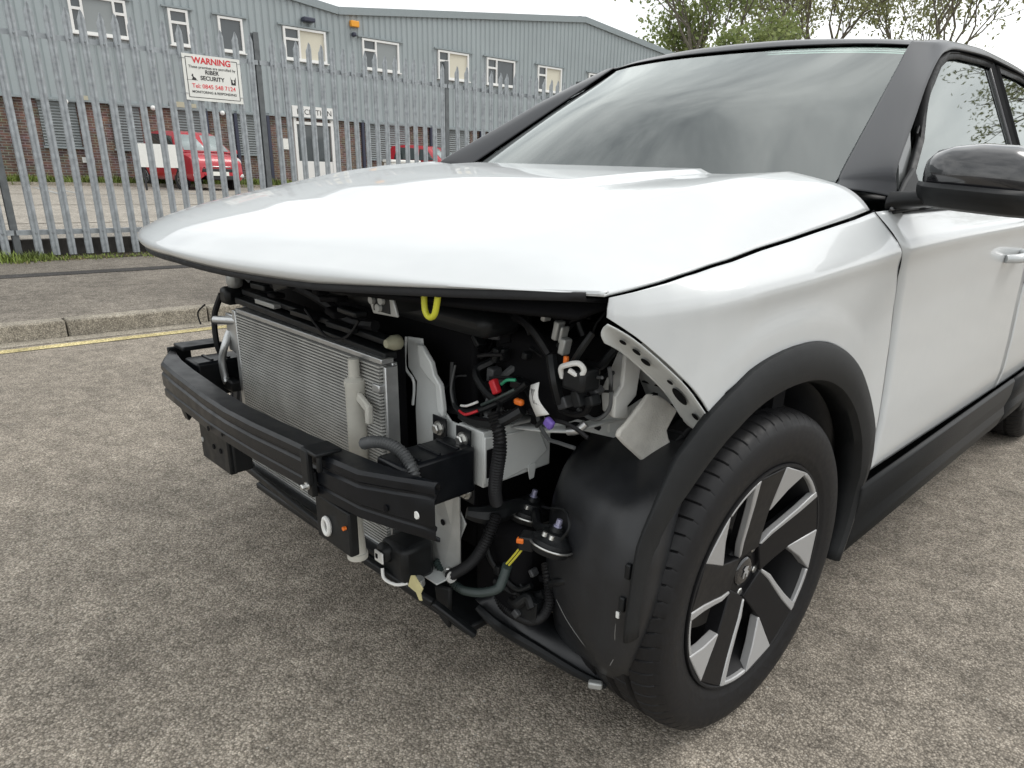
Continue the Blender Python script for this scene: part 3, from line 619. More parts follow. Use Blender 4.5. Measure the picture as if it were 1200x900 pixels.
# ---- front wings
ARC = .512
def arc(a, r=ARC): return (r*math.cos(R(a)), .36+r*math.sin(R(a)))
Bc = [(-.462, .962), (-.44, .946), (-.416, .928), (-.366, .886), (-.316, .843), (-.28, .806), (-.255, .775)] + [arc(a) for a in range(117, 32, -4)] + [(.448, .60), (.458, .55), (.458, .50), (.456, .47)]
Tc = [(a, b_-.004) for a, b_ in TS[:6]]
GAP = [(.362, 1.104), (.406, 1.03), (.450, .95), (.478, .86), (.490, .77), (.493, .68), (.490, .60), (.482, .53), (.472, .47)]
nu, nv = 96, 64
Bq = resample(Bc, nu); Tq = resample(Tc, nu)
Lq = resample([(-.457, .991), (-.461, .975), (-.462, .962)], nv); Rq = resample([tuple(v) for v in cr_line([Vector((a, b_, 0)) for a, b_ in GAP], 6)], nv)[:, :2]
A = coons(Tq, Bq, Lq, Rq)
w = G().grid(side(A)); fl_ = w.build('front_wing', 'car_white', car, thick=.004, off=1, sharp=35); w.mirror().build('front_wing', 'car_white', car, thick=.004, off=1, sharp=35)
# grey flange with holes inside the wing's front edge (near side), a plain one on the far side
edge = [(-.458, .955), (-.416, .926), (-.366, .884), (-.316, .841), (-.262, .78), (-.235, .76)]
inn = [(-.405, .93), (-.385, .898), (-.335, .845), (-.285, .795), (-.235, .735), (-.215, .735)]
fl = [[(Xs(y, z)-.004, y, z) for y, z in edge], [(Xs(y, z)-.05, y+.035, z-.012) for y, z in edge], [(Xs(y, z)-.10, y+.05, z-.03) for y, z in edge]]
# ---- doors, rear side
def panel(T, B, L_, R_, name, nu=24, nv=64):
    a = coons(resample(T, nu), resample(B, nu), resample(L_, nv), resample(R_, nv)); w_ = G().grid(side(a))
    w_.build(name, 'car_white', car, thick=.004, off=1, sharp=35); w_.mirror().build(name, 'car_white', car, thick=.004, off=1, sharp=35)
GQ = [(a+.009, b_) for a, b_ in GAP]
G2 = [(1.78, 1.135), (1.785, .95), (1.775, .8), (1.76, .6), (1.75, .452)]
panel([GQ[0], (.9, 1.118), G2[0]], [(.481, .47), (1.0, .462), G2[-1]], GQ, G2, 'front_door')
G2b = [(a+.006, b_) for a, b_ in G2]; G3 = [(2.70, 1.16), (2.68, 1.0), (2.58, .90), (2.42, .76), (2.31, .60), (2.28, .45)]
panel([G2b[0], (2.3, 1.15), G3[0]], [G2b[-1], (2.0, .45), G3[-1]], G2b, G3, 'rear_door')
G3b = [(a+.006, b_) for a, b_ in G3]
arcr = [(2.79+.50*math.cos(R(a)), .36+.50*math.sin(R(a))) for a in range(160, 9, -6)]
panel([(2.706, 1.16), (3.2, 1.19), (3.60, 1.16)], [(2.286, .45)]+arcr+[(3.45, .40), (3.62, .40)], G3b, [(3.60, 1.16), (3.66, .8), (3.62, .40)], 'rear_wing', 40, 26)
# tail
g = G(); rr = []
for z in (.35, .5, .7, .9, 1.05, 1.16): rr.append([(x, 3.62+.10*(1-(x/.75)**2)-.06*max(0, z-.8), z) for x in [-.72+1.44*i/16 for i in range(17)]])
g.grid(rr).build('tailgate', 'car_white', car, thick=.01)
g = G().grid([[(x, 3.60, 1.16) for x in (-.7, -.3, .3, .7)], [(x, 3.25, 1.57) for x in (-.56, -.25, .25, .56)]]); g.build('rear_window', 'car_glass', car, thick=.006)
# black tubes that paint the shade inside the door shut lines
for s_ in (1, -1):
    for gp in (GAP, G2, G3):
        G().tube([(s_*(Xs(y+.0045, z)-.0066), y+.0045, z) for y, z in gp], .0052, 6).build('shut_line_shade', 'void_black', car)
# ---- sill cladding
def sillrow(y): return [(.945, y, .462), (.952, y, .452), (.950, y, .395), (.938, y, .345), (.945, y, .315), (.930, y, .262), (.86, y, .235)]
for a, b_ in ((.42, 1.93), (1.935, 2.36)):
    g = G().grid([sillrow(a), sillrow((a+b_)/2), sillrow(b_)]); g.build('sill_cladding', 'cladding_black', car, thick=.01, sharp=25); g.mirror().build('sill_cladding', 'cladding_black', car, thick=.01, off=1, sharp=25)
# ---- wheel arch cladding (band round the opening)
def archband(cy, a0, a1, ro, ri, mir=0):
    rws = []
    for i in range(49):
        a = a0+(a1-a0)*i/48; o_, i_ = ro(a), ri(a); row = []
        for f, px in ((0, -.004), (.01, .010), (.12, .016), (.62, .020), (.90, .012), (1.0, -.004), (1.0, -.05)):
            r_ = o_+(i_-o_)*f; y, z = cy+r_*math.cos(R(a)), .36+r_*math.sin(R(a))
            if cy == 0 and y < -.25: px = px*max(.35, 1-(-.25-y)*4)
            row.append((min(Xs(max(-.33, y) if cy == 0 else min(y, 3.25), max(z, .45)), .934)+px-(.0 if cy else max(0, -.30-y)*.04), y, z))
        rws.append(row)
    g = G().grid(rws)
    if mir >= 0: g.build('arch_cladding', 'cladding_black', car, thick=.006, sharp=28)
    if mir <= 0: g.mirror().build('arch_cladding', 'cladding_black', car, thick=.006, off=1, sharp=28)
RO = lambda a: float(np.interp(a, [-14, -5, 3, 10, 16, 22, 30, 110, 124, 139, 150, 164, 176], [.405, .425, .445, .462, .480, .497, .513, .514, .504, .478, .466, .436, .425]))
RI = lambda a: float(np.interp(a, [-14, 0, 15, 30, 60, 120, 150, 176], [.365, .392, .415, .426, .432, .428, .405, .385]))
archband(0, 176, -14, RO, RI, 1); archband(0, 126, -14, RO, RI, -1)
archband(2.79, 194, -12, lambda a: .50, lambda a: .425)
# ---- windscreen, pillars, roof
WB = [(0, .345, 1.155), (.25, .362, 1.157), (.48, .425, 1.162), (.62, .493, 1.167), (.712, .553, 1.171)]
WT = [(0, 1.105, 1.566), (.2, 1.112, 1.565), (.39, 1.145, 1.562), (.50, 1.178, 1.558), (.584, 1.213, 1.553)]
WR = list(WT)
WB = [(x, y-.012, z-.018) for x, y, z in WB]
WM = [tuple((Vector(a)+Vector(b_))/2+Vector((0, -.018, .03))*(1-(a[0]/.712)**2)) for a, b_ in zip(WB, WT)]
def sym(r_): return [(-x, y, z) for x, y, z in r_[:0:-1]]+list(r_)
G().grid(net([sym(WB), sym(WM), sym(WT)], 5, 8)).build('windscreen', 'glass', car, thick=.003)
# printed black border under the glass
def inset(k): return [tuple(Vector(a).lerp(Vector(b_), k)+Vector((0, .008, -.008))) for a, b_ in zip(WB, WT)]
FA_ = net([sym(WB), sym(WM), sym(WT)], 5, 8); nr, nc = len(FA_), len(FA_[0])
def frit(i0, i1, j0, j1, ki=1., kj=1.):
    return [[Vector(FA_[i][j])+Vector((0, .009, -.009)) for j in range(j0, j1)] for i in range(i0, i1)]
g = G(); g.grid(frit(nr-3, nr, 0, nc)); g.grid(frit(0, 2, 0, nc)); g.grid(frit(1, nr-1, 0, 2)); g.grid(frit(1, nr-1, nc-2, nc)); g.build('printed_border', 'void_black', car, thick=.001)
g = G().add([Vector(FA_[nr-2][nc//2-3])+Vector((0,.010,-.010)), Vector(FA_[nr-2][nc//2+3])+Vector((0,.010,-.010)), Vector(FA_[nr-6][nc//2+1])+Vector((.04,.010,-.010)), Vector(FA_[nr-6][nc//2-1])+Vector((-.04,.010,-.010))], [(0,1,2,3)]); g.build('sensor_patch', 'gloss_black', car, thick=.002)
# roof and the side rails (pillar, cant rail) that carry it
def sg(y, z): return (.870-.48*(z-1.12), y, z)
FWIN = [(.53, 1.118), (.60, 1.165), (.80, 1.285), (1.00, 1.40), (1.17, 1.485), (1.27, 1.518), (1.38, 1.532), (1.66, 1.548), (1.775, 1.55), (1.79, 1.40), (1.80, 1.25), (1.80, 1.128)]
RWIN = [(1.885, 1.13), (1.875, 1.30), (1.865, 1.548), (2.2, 1.55), (2.5, 1.53), (2.75, 1.46), (2.92, 1.36), (2.98, 1.25), (2.9, 1.17)]
def redge(y): return Vector((float(np.interp(y, [1.2, 1.35, 1.6, 1.9, 2.3, 2.8, 3.25], [.584, .600, .612, .618, .612, .595, .57])), y, float(np.interp(y, [1.2, 1.26, 1.35, 1.6, 1.9, 2.3, 2.8, 3.25], [1.556, 1.570, 1.584, 1.602, 1.610, 1.602, 1.562, 1.50]))))
OUT3 = [(.49, 1.130), (.515, 1.160), (.552, 1.198), (.772, 1.318), (.965, 1.425), (1.145, 1.509), (1.262, 1.542), (1.38, 1.558), (1.66, 1.577), (1.82, 1.581), (2.2, 1.578), (2.5, 1.556), (2.78, 1.485), (3.0, 1.40)]
def wse(k): return Vector(WB[-1]).lerp(Vector(WR[-1]), k)
rail = []
for i, (y, z) in enumerate(OUT3):
    o3 = Vector(sg(y, z))+Vector((.004, 0, 0))
    if i < 6:
        k = (z-1.175)/(1.512-1.175); inn = wse(max(-.25, min(1, k)))+Vector((-.007, -.006, .008)) if k > 0 else Vector(WB[-1])+Vector((.0, .012, .018))+Vector((.0, -.11*(-k/.27), -.05*(-k/.27)))
    else:
        inn = redge(y-.03 if i > 6 else 1.222)+Vector((.0, 0, .001))
    w_ = o3-inn; bump = Vector((.35, -.35, .80)).normalized() if i < 6 else Vector((.45, 0, .9)).normalized(); L_ = w_.length; bk = .35 if i < 6 else 1.4
    rail.append([inn, inn+w_*.30+bump*L_*.07*bk, inn+w_*.62+bump*L_*.10*bk, inn+w_*.90+bump*L_*.06*bk, o3, o3+Vector((-.022, .004, -.006))])
g = G().grid(net(rail, 4, 5)); g.build('side_rail', 'roof_black', car, thick=.004, off=0, sharp=50); g.mirror().build('side_rail', 'roof_black', car, thick=.004, off=0, sharp=50)
rf = []
for k, y in enumerate((1.20, 1.24, 1.30, 1.38, 1.6, 1.9, 2.3, 2.8, 3.25)):
    e_ = redge(y); row = []
    for f, (wx, wy, wz), (qx, qy, qz) in zip((0, .35, .67, .87, 1.0), WR, WT):
        dz = .032*(1-f*f); yy = y+(wy-1.213)*max(0, 1-k*.16)
        zz = e_.z+dz
        if k == 0: yy, zz = qy-.001, qz+.0035
        if k == 1: yy, zz = wy+.045, wz+.027-.012*f*f
        row.append(((qx if k == 0 else e_.x*f), yy, zz))
    rf.append(row)
G().grid(net([sym(r_) for r_ in rf], 4, 4)).build('roof', 'roof_black', car, thick=.002, sharp=50)
# side glass and frames
for P_ in (FWIN, RWIN):
    g = G().prism([Vector(sg(y, z))-Vector((.012, 0, 0)) for y, z in P_], (-.005, 0, 0)); g.build('side_window', 'glass', car, smooth=False); g.mirror().build('side_window', 'glass', car, smooth=False)
    n_ = len(P_); cy_ = sum(p[0] for p in P_)/n_; cz_ = sum(p[1] for p in P_)/n_
    def grow(d): return [Vector(sg(y+d*(1 if y > cy_ else -1)*(.6 if abs(y-cy_) > .1 else 0), z+d*(1 if z > cz_ else -1)*.8)) for y, z in P_]
    a0 = [Vector(sg(y, z))-Vector((.004, 0, 0)) for y, z in P_]; a1 = grow(.018); a2 = [v+Vector((.006, 0, .0)) for v in grow(.022)]; a3 = [v+Vector((-.02, 0, 0)) for v in grow(.034)]
    g = G().grid([a0+[a0[0]], a1+[a1[0]], a2+[a2[0]], a3+[a3[0]]]); g.build('window_frame', 'rubber', car, thick=.004, sharp=50); g.mirror().build('window_frame', 'rubber', car, thick=.004, off=1, sharp=50)
g = G().prism([Vector(sg(y, z))+Vector((-.004, 0, 0)) for y, z in ((1.79, 1.12), (1.89, 1.12), (1.87, 1.565), (1.765, 1.565))], (-.02, 0, 0)); g.build('centre_pillar', 'gloss_black', car, bevel=.004); g.mirror().build('centre_pillar', 'gloss_black', car, bevel=.004)
g = G().grid(net([[Vector((.880, .44, 1.105)), Vector((.886, .9, 1.118)), Vector((.884, 1.79, 1.134)), Vector((.87, 2.75, 1.162))], [Vector((.866, .46, 1.122)), Vector((.868, .9, 1.132)), Vector((.866, 1.79, 1.142)), Vector((.84, 2.75, 1.17))]], 6, 1)); g.build('belt_moulding', 'gloss_black', car, thick=.01, off=0); g.mirror().build('belt_moulding', 'gloss_black', car, thick=.01, off=0)
# quarter pillar behind rear glass
g = G().grid([[(.868, 2.72, 1.155), (.80, 2.98, 1.27), (.70, 2.9, 1.44), (.665, 2.6, 1.565)], [(.83, 3.58, 1.17), (.76, 3.45, 1.30), (.66, 3.32, 1.46), (.60, 3.25, 1.56)]]); g.build('rear_pillar', 'roof_black', car, thick=.01, off=0); g.mirror().build('rear_pillar', 'roof_black', car, thick=.01, off=0)
# ---- door mirrors
def mir_half(sgn):
    secs = []
    for x, hz, hy, cz, cy in ((.917, .012, .03, 1.185, .52), (.926, .034, .052, 1.186, .515), (.945, .050, .075, 1.186, .512), (.98, .060, .092, 1.185, .512), (1.03, .066, .100, 1.183, .518), (1.09, .066, .098, 1.179, .53), (1.13, .058, .085, 1.174, .545), (1.155, .040, .055, 1.168, .56), (1.162, .012, .02, 1.166, .565)):
        secs.append([(sgn*x, cy-hy*math.copysign(abs(math.cos(a))**.75, math.cos(a)), cz+hz*math.copysign(abs(math.sin(a))**.75, math.sin(a))) for a in [2*PI*i/28 for i in range(28)]])
    mr = G().grid(secs, cyc=True); mr.add(secs[0], [tuple(range(28))]); mr.add(secs[-1], [tuple(range(28))])
    mo = mr.build('door_mirror', 'gloss_black', car, sharp=70)
    g = G(); rws = []
    for x, yf, zz in ((.925, .452, 1.160), (.945, .432, 1.157), (.98, .416, 1.155), (1.03, .413, 1.152), (1.09, .424, 1.148), (1.13, .452, 1.146)):
        rws.append([(sgn*x, yf-.004, zz+.010), (sgn*x, yf-.010, zz+.002), (sgn*x, yf-.006, zz-.010), (sgn*x, yf+.03, zz-.034), (sgn*x, yf+.10, zz-.042)])
    g.grid(rws).build('lower_shell', 'cladding_black', mo, thick=.004, off=0)
    g = G(); g.grid(net([[(sgn*.868, y, z) for y, z in ((.45, 1.145), (.435, 1.125), (.45, 1.105), (.56, 1.10), (.60, 1.12), (.56, 1.145), (.45, 1.145))], [(sgn*.90, y, z) for y, z in ((.47, 1.147), (.455, 1.132), (.47, 1.115), (.55, 1.112), (.575, 1.127), (.55, 1.146), (.47, 1.147))], [(sgn*.97, y, z) for y, z in ((.48, 1.152), (.47, 1.137), (.48, 1.122), (.55, 1.12), (.57, 1.13), (.55, 1.15), (.48, 1.152))]], 3, 4)); g.build('mirror_arm', 'plastic_black', mo)
    G().prism([(sgn*.874, .455, 1.098), (sgn*.872, .62, 1.105), (sgn*.868, .665, 1.125), (sgn*.832, .655, 1.20), (sgn*.845, .575, 1.168), (sgn*.868, .475, 1.125)], (sgn*.012, 0, .0)).build('mirror_foot', 'cladding_black', mo, bevel=.004)
for s_ in (1, -1):
    G().prism([(s_*(sg(y, z)[0]-.010), y, z) for y, z in ((.575, 1.10), (.66, 1.11), (.690, 1.18), (.745, 1.268), (.785, 1.318), (.775, 1.306), (.62, 1.215), (.57, 1.15))], (s_*-.012, 0, 0)).build('mirror_sail', 'sail_grey', car, bevel=.003)
mir_half(1)
# ---- door handle
for s_ in (1, -1):
    g = G().tube([(s_*.926, 1.40, .948), (s_*.958, 1.435, .951), (s_*.964, 1.53, .955), (s_*.926, 1.60, .958)], [.013, .015, .015, .013], 10); g.build('door_handle', 'car_white', car)
# ---- interior
g = G(); g.grid([[(-.72, .50, 1.10), (0, .33, 1.12), (.72, .50, 1.10)], [(-.74, .75, 1.13), (0, .72, 1.14), (.74, .75, 1.13)], [(-.74, .95, 1.05), (0, .95, 1.04), (.74, .95, 1.05)], [(-.74, 1.0, .7), (0, 1.0, .7), (.74, 1.0, .7)]]); g.build('dashboard', 'dash', car, thick=.01)
for x in (-.37, .37):
    g = G(); g.box((x, 1.72, .72), (.50, .54, .20)); g.build('front_seat', 'seat_cloth', car, bevel=.06, bseg=3)
    G().box((x, 2.02, 1.02), (.48, .14, .62), Matrix.Rotation(R(-18), 3, 'X')).build('seat_back', 'seat_cloth', car, bevel=.06, bseg=3)
    G().box((x, 2.13, 1.41), (.26, .10, .18), Matrix.Rotation(R(-12), 3, 'X')).build('head_restraint', 'seat_cloth', car, bevel=.04, bseg=3)
g = G(); th = [2*PI*i/32 for i in range(33)]
g.tube([(-.37+.185*math.cos(a), 1.12+.185*math.sin(a)*.42, 1.06+.185*math.sin(a)*.9) for a in th], .014, 8, smooth=False); g.bar((-.54, 1.12, 1.06), (-.20, 1.12, 1.06), .05, .03); g.build('steering_wheel', 'plastic_black', car)
G().box((0, 1.20, 1.475), (.25, .05, .075)).build('interior_mirror', 'plastic_black', car, bevel=.02)
G().box((0, 2.6, .95), (1.36, .16, .75)).build('rear_seat', 'seat_cloth', car, bevel=.05)
G().box((0, 1.95, .24), (1.70, 3.2, .10)).build('floor_light_block', 'void_black', car, smooth=False)  # black floor box added to block light under the cabin
G().box((0, .42, .70), (1.62, .05, .86)).build('dark_bulkhead', 'void_black', car, smooth=False)  # black wall added behind the engine bay to keep it dark
G().box((0, 1.9, 1.555), (1.1, 1.2, .02)).build('headlining', 'headlining', car)
# cowl under the screen
g = G().grid([[(x, .33+.30*x*x, 1.128) for x in [-.84+1.68*i/20 for i in range(21)]], [(x, .40+.34*x*x, 1.146) for x in [-.84+1.68*i/20 for i in range(21)]]]); g.build('cowl', 'plastic_black', car, thick=.01)

# ---- wheels: axis along +x (outer face), built at the origin
def wheel(loc, steer, flip):
    w = bpy.data.objects.new('wheel', None); COL.objects.link(w); w.parent = car; w.location = loc; w.rotation_euler = (0, 0, steer + (PI if flip else 0))
    return w
n_ = 840
prof = [(-.112, .262, 0), (-.116, .285, 0), (-.120, .315, 0), (-.116, .340, 0), (-.104, .357, 1), (-.085, .364, 2), (-.060, .367, 0), (-.056, .359, 0), (-.048, .359, 0), (-.044, .368, 2), (-.012, .3685, 2), (-.008, .360, 0), (.008, .360, 0), (.012, .3685, 2), (.044, .368, 2), (.048, .359, 0), (.056, .359, 0), (.060, .367, 3), (.072, .366, 3), (.085, .3635, 3), (.097, .359, 3), (.106, .352, 4), (.1135, .342, 0), (.1155, .338, 0), (.118, .328, 0), (.1195, .312, 0), (.1180, .296, 0), (.1172, .293, 0), (.1150, .280, 0), (.1128, .2725, 0), (.1118, .2710, 0), (.110, .262, 0), (.106, .256, 0)]
vs = []; fs = []
for i, (a, r_, k) in enumerate(prof):
    for q in range(n_):
        th_ = 2*PI*(q+ (60*(a-.06) if k >= 3 else a*16))/n_; d = 0
        if k == 1 or k == 2: d = .0025 if q % 20 == 0 else 0
        elif k == 3: d = .0048 if q % 12 == 0 else 0
        elif k == 4: d = .0020 if q % 12 == 0 else 0
        vs.append((a-(d*.4 if k == 4 else 0), (r_-d)*math.sin(th_), (r_-d)*math.cos(th_)))
for i in range(len(prof)-1):
    for q in range(n_): fs.append((i*n_+q, i*n_+(q+1) % n_, (i+1)*n_+(q+1) % n_, (i+1)*n_+q))
tyreG = G().add(vs, fs)
rimG = G().lathe([(.090, .252), (.0960, .2550), (.0985, .2545), (.0985, .2520), (.095, .2490), (.080, .238), (.04, .226), (-.10, .232), (-.108, .25), (-.11, .255)], 'x', 96); rimG.f = [f for f in rimG.f if len(f) == 4]
def pol(a, r, x): return (x, r*math.sin(R(a)), r*math.cos(R(a)))       # angle clockwise from the top seen from outside: +y is to the right
def dep(r): return .100-.040*((.252-r)/.252)**1.0                         # dish: centre lies deeper
def slab(g, P, th=.03):
    top = [pol(a, r, dep(r)+o_) for a, r, o_ in P]; bot = [(x-th, y, z) for x, y, z in top]; k = len(P)
    g.add(top+bot, [tuple(range(k)), tuple(range(2*k-1, k-1, -1))]+[(i, k+i, k+(i+1) % k, (i+1) % k) for i in range(k)])
spG, silG = [], []
def curve_pts(a0, r0, a1, r1, n=6): return [(a0+(a1-a0)*i/n, r0+(r1-r0)*i/n) for i in range(n+1)]
spoke = G(); silver = G(); trim = G()
Lft = [(-12.5, .2510), (-14.5, .19), (-19, .14), (-25, .105), (-36, .062)]
Rgt = [(10.5, .2510), (10.8, .20), (11.5, .155), (18, .105), (36, .062)]
pts = Lft+Rgt[::-1]
def strip_faces(g, A_, B_, th, o_):
    k = len(A_); va = [pol(a, r, dep(r)+o_) for a, r in A_]; vb = [pol(a, r, dep(r)+o_) for a, r in B_]
    ba = [(x-th, y, z) for x, y, z in va]; bb = [(x-th, y, z) for x, y, z in vb]; f = []
    for i in range(k-1): f += [(i, i+1, k+i+1, k+i), (2*k+i+1, 2*k+i, 3*k+i, 3*k+i+1), (i+1, i, 2*k+i, 2*k+i+1), (k+i, k+i+1, 3*k+i+1, 3*k+i)]
    f += [(0, k, 3*k, 2*k), (k-1, 3*k-1, 4*k-1, 2*k-1)]; g.add(va+vb+ba+bb, f)
strip_faces(spoke, Lft, Rgt, .034, 0)
# diamond-cut web beside the spoke and thin bright edge on the other flank
strip_faces(silver, [(10.5, .2510), (10.8, .20), (11.0, .148)], [(34.5, .2510), (25.5, .200), (13.0, .148)], .022, .001)
strip_faces(trim, [(-12.5, .2510), (-14.5, .19), (-19, .14), (-25, .105), (-33, .070)], [(-16.8, .2510), (-19.2, .19), (-24.4, .14), (-32, .105), (-40, .068)], .016, .0015)
strip_faces(silver, [(34.5+i*2.1, .2510) for i in range(11)], [(34.5+i*2.1, .2420) for i in range(11)], .012, .0008)
hubG = G().lathe([(.0, .074), (.050, .074), (.058, .068), (.060, .045), (.060, .034), (.054, .033)], 'x', 40)
capG = G().lathe([(.040, .033), (.061, .033), (.064, .030), (.065, .026), (.0655, .0)], 'x', 32)
nutG = G().lathe([(.02, .0105), (.066, .0105), (.068, .008)], 'x', 6)
discG = G().lathe([(-.02, .07), (-.02, .168), (.005, .168), (.005, .07)], 'x', 48)
hubbackG = G().lathe([(-.11, .20), (-.10, .226), (-.09, .226)], 'x', 48)
calG = G().box((-.005, -.14, .05), (.085, .075, .20))
emb = G(); emb.lathe([(.0657, .021), (.0672, .0205)], 'x', 28); emb2 = G()
emb2.prism([(.0673, y*.001, z*.001) for y, z in ((-10, 9), (-2, 14), (9, 12), (4, 5), (10, -1), (7, -13), (2, -13), (3, -4), (-4, -2), (-6, -13), (-10, -13), (-8, -1), (-5, 3))], (.0012, 0, 0))
proto = {}
def mk(key, g, m, parent, **k):
    if key not in proto: proto[key] = g.build(key, m, parent, **k); return proto[key]
    o = proto[key].copy(); COL.objects.link(o); o.parent = parent; o.rotation_euler = (0, 0, 0); return o
for loc, st_, fp in (((.800, 0, .362), -.040, 0), ((-.800, 0, .362), -.040, 1), ((.805, 2.79, .362), 0, 0), ((-.805, 2.79, .362), 0, 1)):
    w = wheel(loc, st_, fp)
    mk('tyre', tyreG, 'rubber', w, sharp=24); rim = mk('rim', rimG, 'barrel_black', w, thick=.004, off=0); rim.location = (.013, 0, 0)
    for k in range(5):
        for key, g, m_ in (('spoke', spoke, 'rim_black'), ('silver_web', silver, 'rim_silver'), ('bright_edge', trim, 'rim_silver')):
            o = mk(key, g, m_, rim, bevel=.0025); o.rotation_euler = (-R(72*k), 0, 0)
        o = mk('wheel_bolt', nutG, 'steel_bolt', rim, bevel=.001); a = R(36+72*k); o.location = (-.006, .054*math.sin(a), .054*math.cos(a))
    mk('hub', hubG, 'rim_black', rim, bevel=.002); mk('centre_cap', capG, 'gloss_black', rim); mk('emblem', emb2, 'rim_silver', rim, smooth=False)
    mk('brake_disc', discG, 'brake_disc', w); mk('inner_barrel', hubbackG, 'void_black', w); mk('brake_caliper', calG, 'grey_metal', w, bevel=.012)
# inner wheel housings
for cy in (0, 2.79):
    for s_ in (1, -1):
        g = G(); rws = []
        for i in range(25):
            a = R(((110 if s_ > 0 else 140))-(122 if s_ > 0 else 140)*i/24) if cy == 0 else R(190-200*i/24)
            rws.append([(s_*x, cy+rr_*math.cos(a), .36+rr_*math.sin(a)) for x, rr_ in ((.90, .437), (.70, .437), (.56, .44), (.55, .30))])
        o = g.grid(rws).build('wheel_housing', 'liner_black', car, thick=.004, off=0)

# ------------------------------------------------------------------ exposed front end
def poly(name, pts, y, m, th=.003, parent=car, bevel=.001):
    return G().prism([(x, y, z) for x, z in pts], (0, th, 0)).build(name, m, parent, bevel=bevel, smooth=False)
def bolt(parent, loc, ax='y', r=.010, m='steel_bolt', stud=0):
    g = G(); s_ = -1 if ax == 'y' else 1
    g.lathe([(0, r*1.45), (s_*.003, r*1.4), (s_*.003, r*.9)], ax, 18, loc); g.lathe([(s_*.003, r), (s_*.011, r), (s_*.013, r*.7)], ax, 6, loc)
    if stud: g.lathe([(0, r*.45), (s_*stud, r*.45)], ax, 10, loc)
    return g.build('bolt', m, parent, smooth=False)
mat('grey_hose', (.075, .078, .08), .5, var=.1)
mat('cap_beige', (.36, .35, .25), .5)
# bumper beam
bpx = [-.60, -.535, -.47, -.36, -.25, -.12, 0, .12, .25, .36, .47, .535, .60]; bpy_ = [-.622, -.658, -.690, -.702, -.710, -.720, -.724, -.720, -.710, -.702, -.690, -.658, -.622]
prof = [(.050, .648), (.050, .660), (.006, .662), (.0, .657), (.0, .645), (.004, .641), (.004, .636), (-.001, .632), (-.001, .579), (.003, .575), (.003, .570), (.0, .567), (.0, .551), (.006, .547), (.040, .545), (.040, .552)]
g = G(); g.grid([[(x, y+(dy if dy < .02 else dy*(1 if abs(x) < .5 else (.62 if abs(x) < .58 else .22))), z+(float(np.interp(abs(x), [0, .45, .6], [.036, .026, .004])) if z < .6 else 0)) for dy, z in prof] for x, y in zip(bpx, bpy_)])
beam = g.build('bumper_beam', 'painted_beam', car, thick=.003, off=0, sharp=25)
for x, y, z, r_ in ((-.10, -.7255, .592, .006), (.52, -.6690, .603, .007), (-.02, -.727, .60, .004)): G().lathe([(0, r_), (-.0015, r_)], 'y', 14, (x, y+.0005, z)).build('beam_hole', 'void_black', beam)
G().lathe([(0, .0075), (-.002, .007)], 'y', 14, (.572, -.6405, .600)).build('beam_plug', 'paper_label', beam)
for s_ in (1, -1):
    c_ = G(); c_.box((s_*.462, -.535, .610), (.088, .17, .096)); cn = c_.build('crash_can', 'painted_beam', beam, bevel=.007)
    for k in range(3): G().box((s_*.462, -.575+k*.045, .6595), (.066, .008, .005)).build('can_rib', 'painted_beam', cn, bevel=.0015)
    if s_ < 0:
        G().box((-.596, -.600, .60), (.012, .06, .14)).build('end_bracket', 'plastic_black', beam, bevel=.003)
        G().prism([(-.592, -.63, .535), (-.592, -.60, .535), (-.592, -.60, .47), (-.592, -.612, .46)], (.03, 0, 0)).build('end_bracket', 'plastic_black', beam)
        G().box((-.57, -.555, .672), (.07, .11, .012)).build('end_bracket', 'plastic_black', beam, bevel=.003)
# centre bracket, lower bracket, lamp bracket on the beam
cb = G(); cb.box((.358, -.695, .672), (.054, .055, .008)); cb.box((.344, -.719, .640), (.026, .012, .070)); cb.box((.378, -.712, .655), (.010, .010, .035)); cbo = cb.build('centre_bracket', 'plastic_black', beam, bevel=.003)
bolt(cbo, (.349, -.724, .604), r=.0055)
G().box((.346, -.713, .605), (.020, .012, .05)).build('bracket_leg', 'plastic_black', cbo, bevel=.002)
lb = G(); lb.box((-.205, -.672, .512), (.165, .018, .116)); lb.box((-.125, -.650, .512), (.022, .045, .104)); lbo = lb.build('number_plate_bracket', 'plastic_black', beam, bevel=.004)
for x in (-.272, -.205, -.165): G().lathe([(0, .0065), (-.002, .0065)], 'y', 12, (x, -.681, .505)).build('bracket_hole', 'grey_metal' if x < -.25 else 'void_black', lbo)
fb = G().box((.345, -.668, .505), (.125, .02, .095)).build('lamp_bracket', 'plastic_black', beam, bevel=.004)
g = G(); g.tube([(.328+.011*math.cos(a), -.682, .497+.017*math.sin(a)) for a in [2*PI*i/20 for i in range(21)]], .005, 8, smooth=False); g.build('white_ring_clip', 'paper_label', fb)
G().lathe([(0, .004), (-.006, .004)], 'y', 10, (.398, -.680, .520)).build('orange_clip', 'wire_orange', fb)
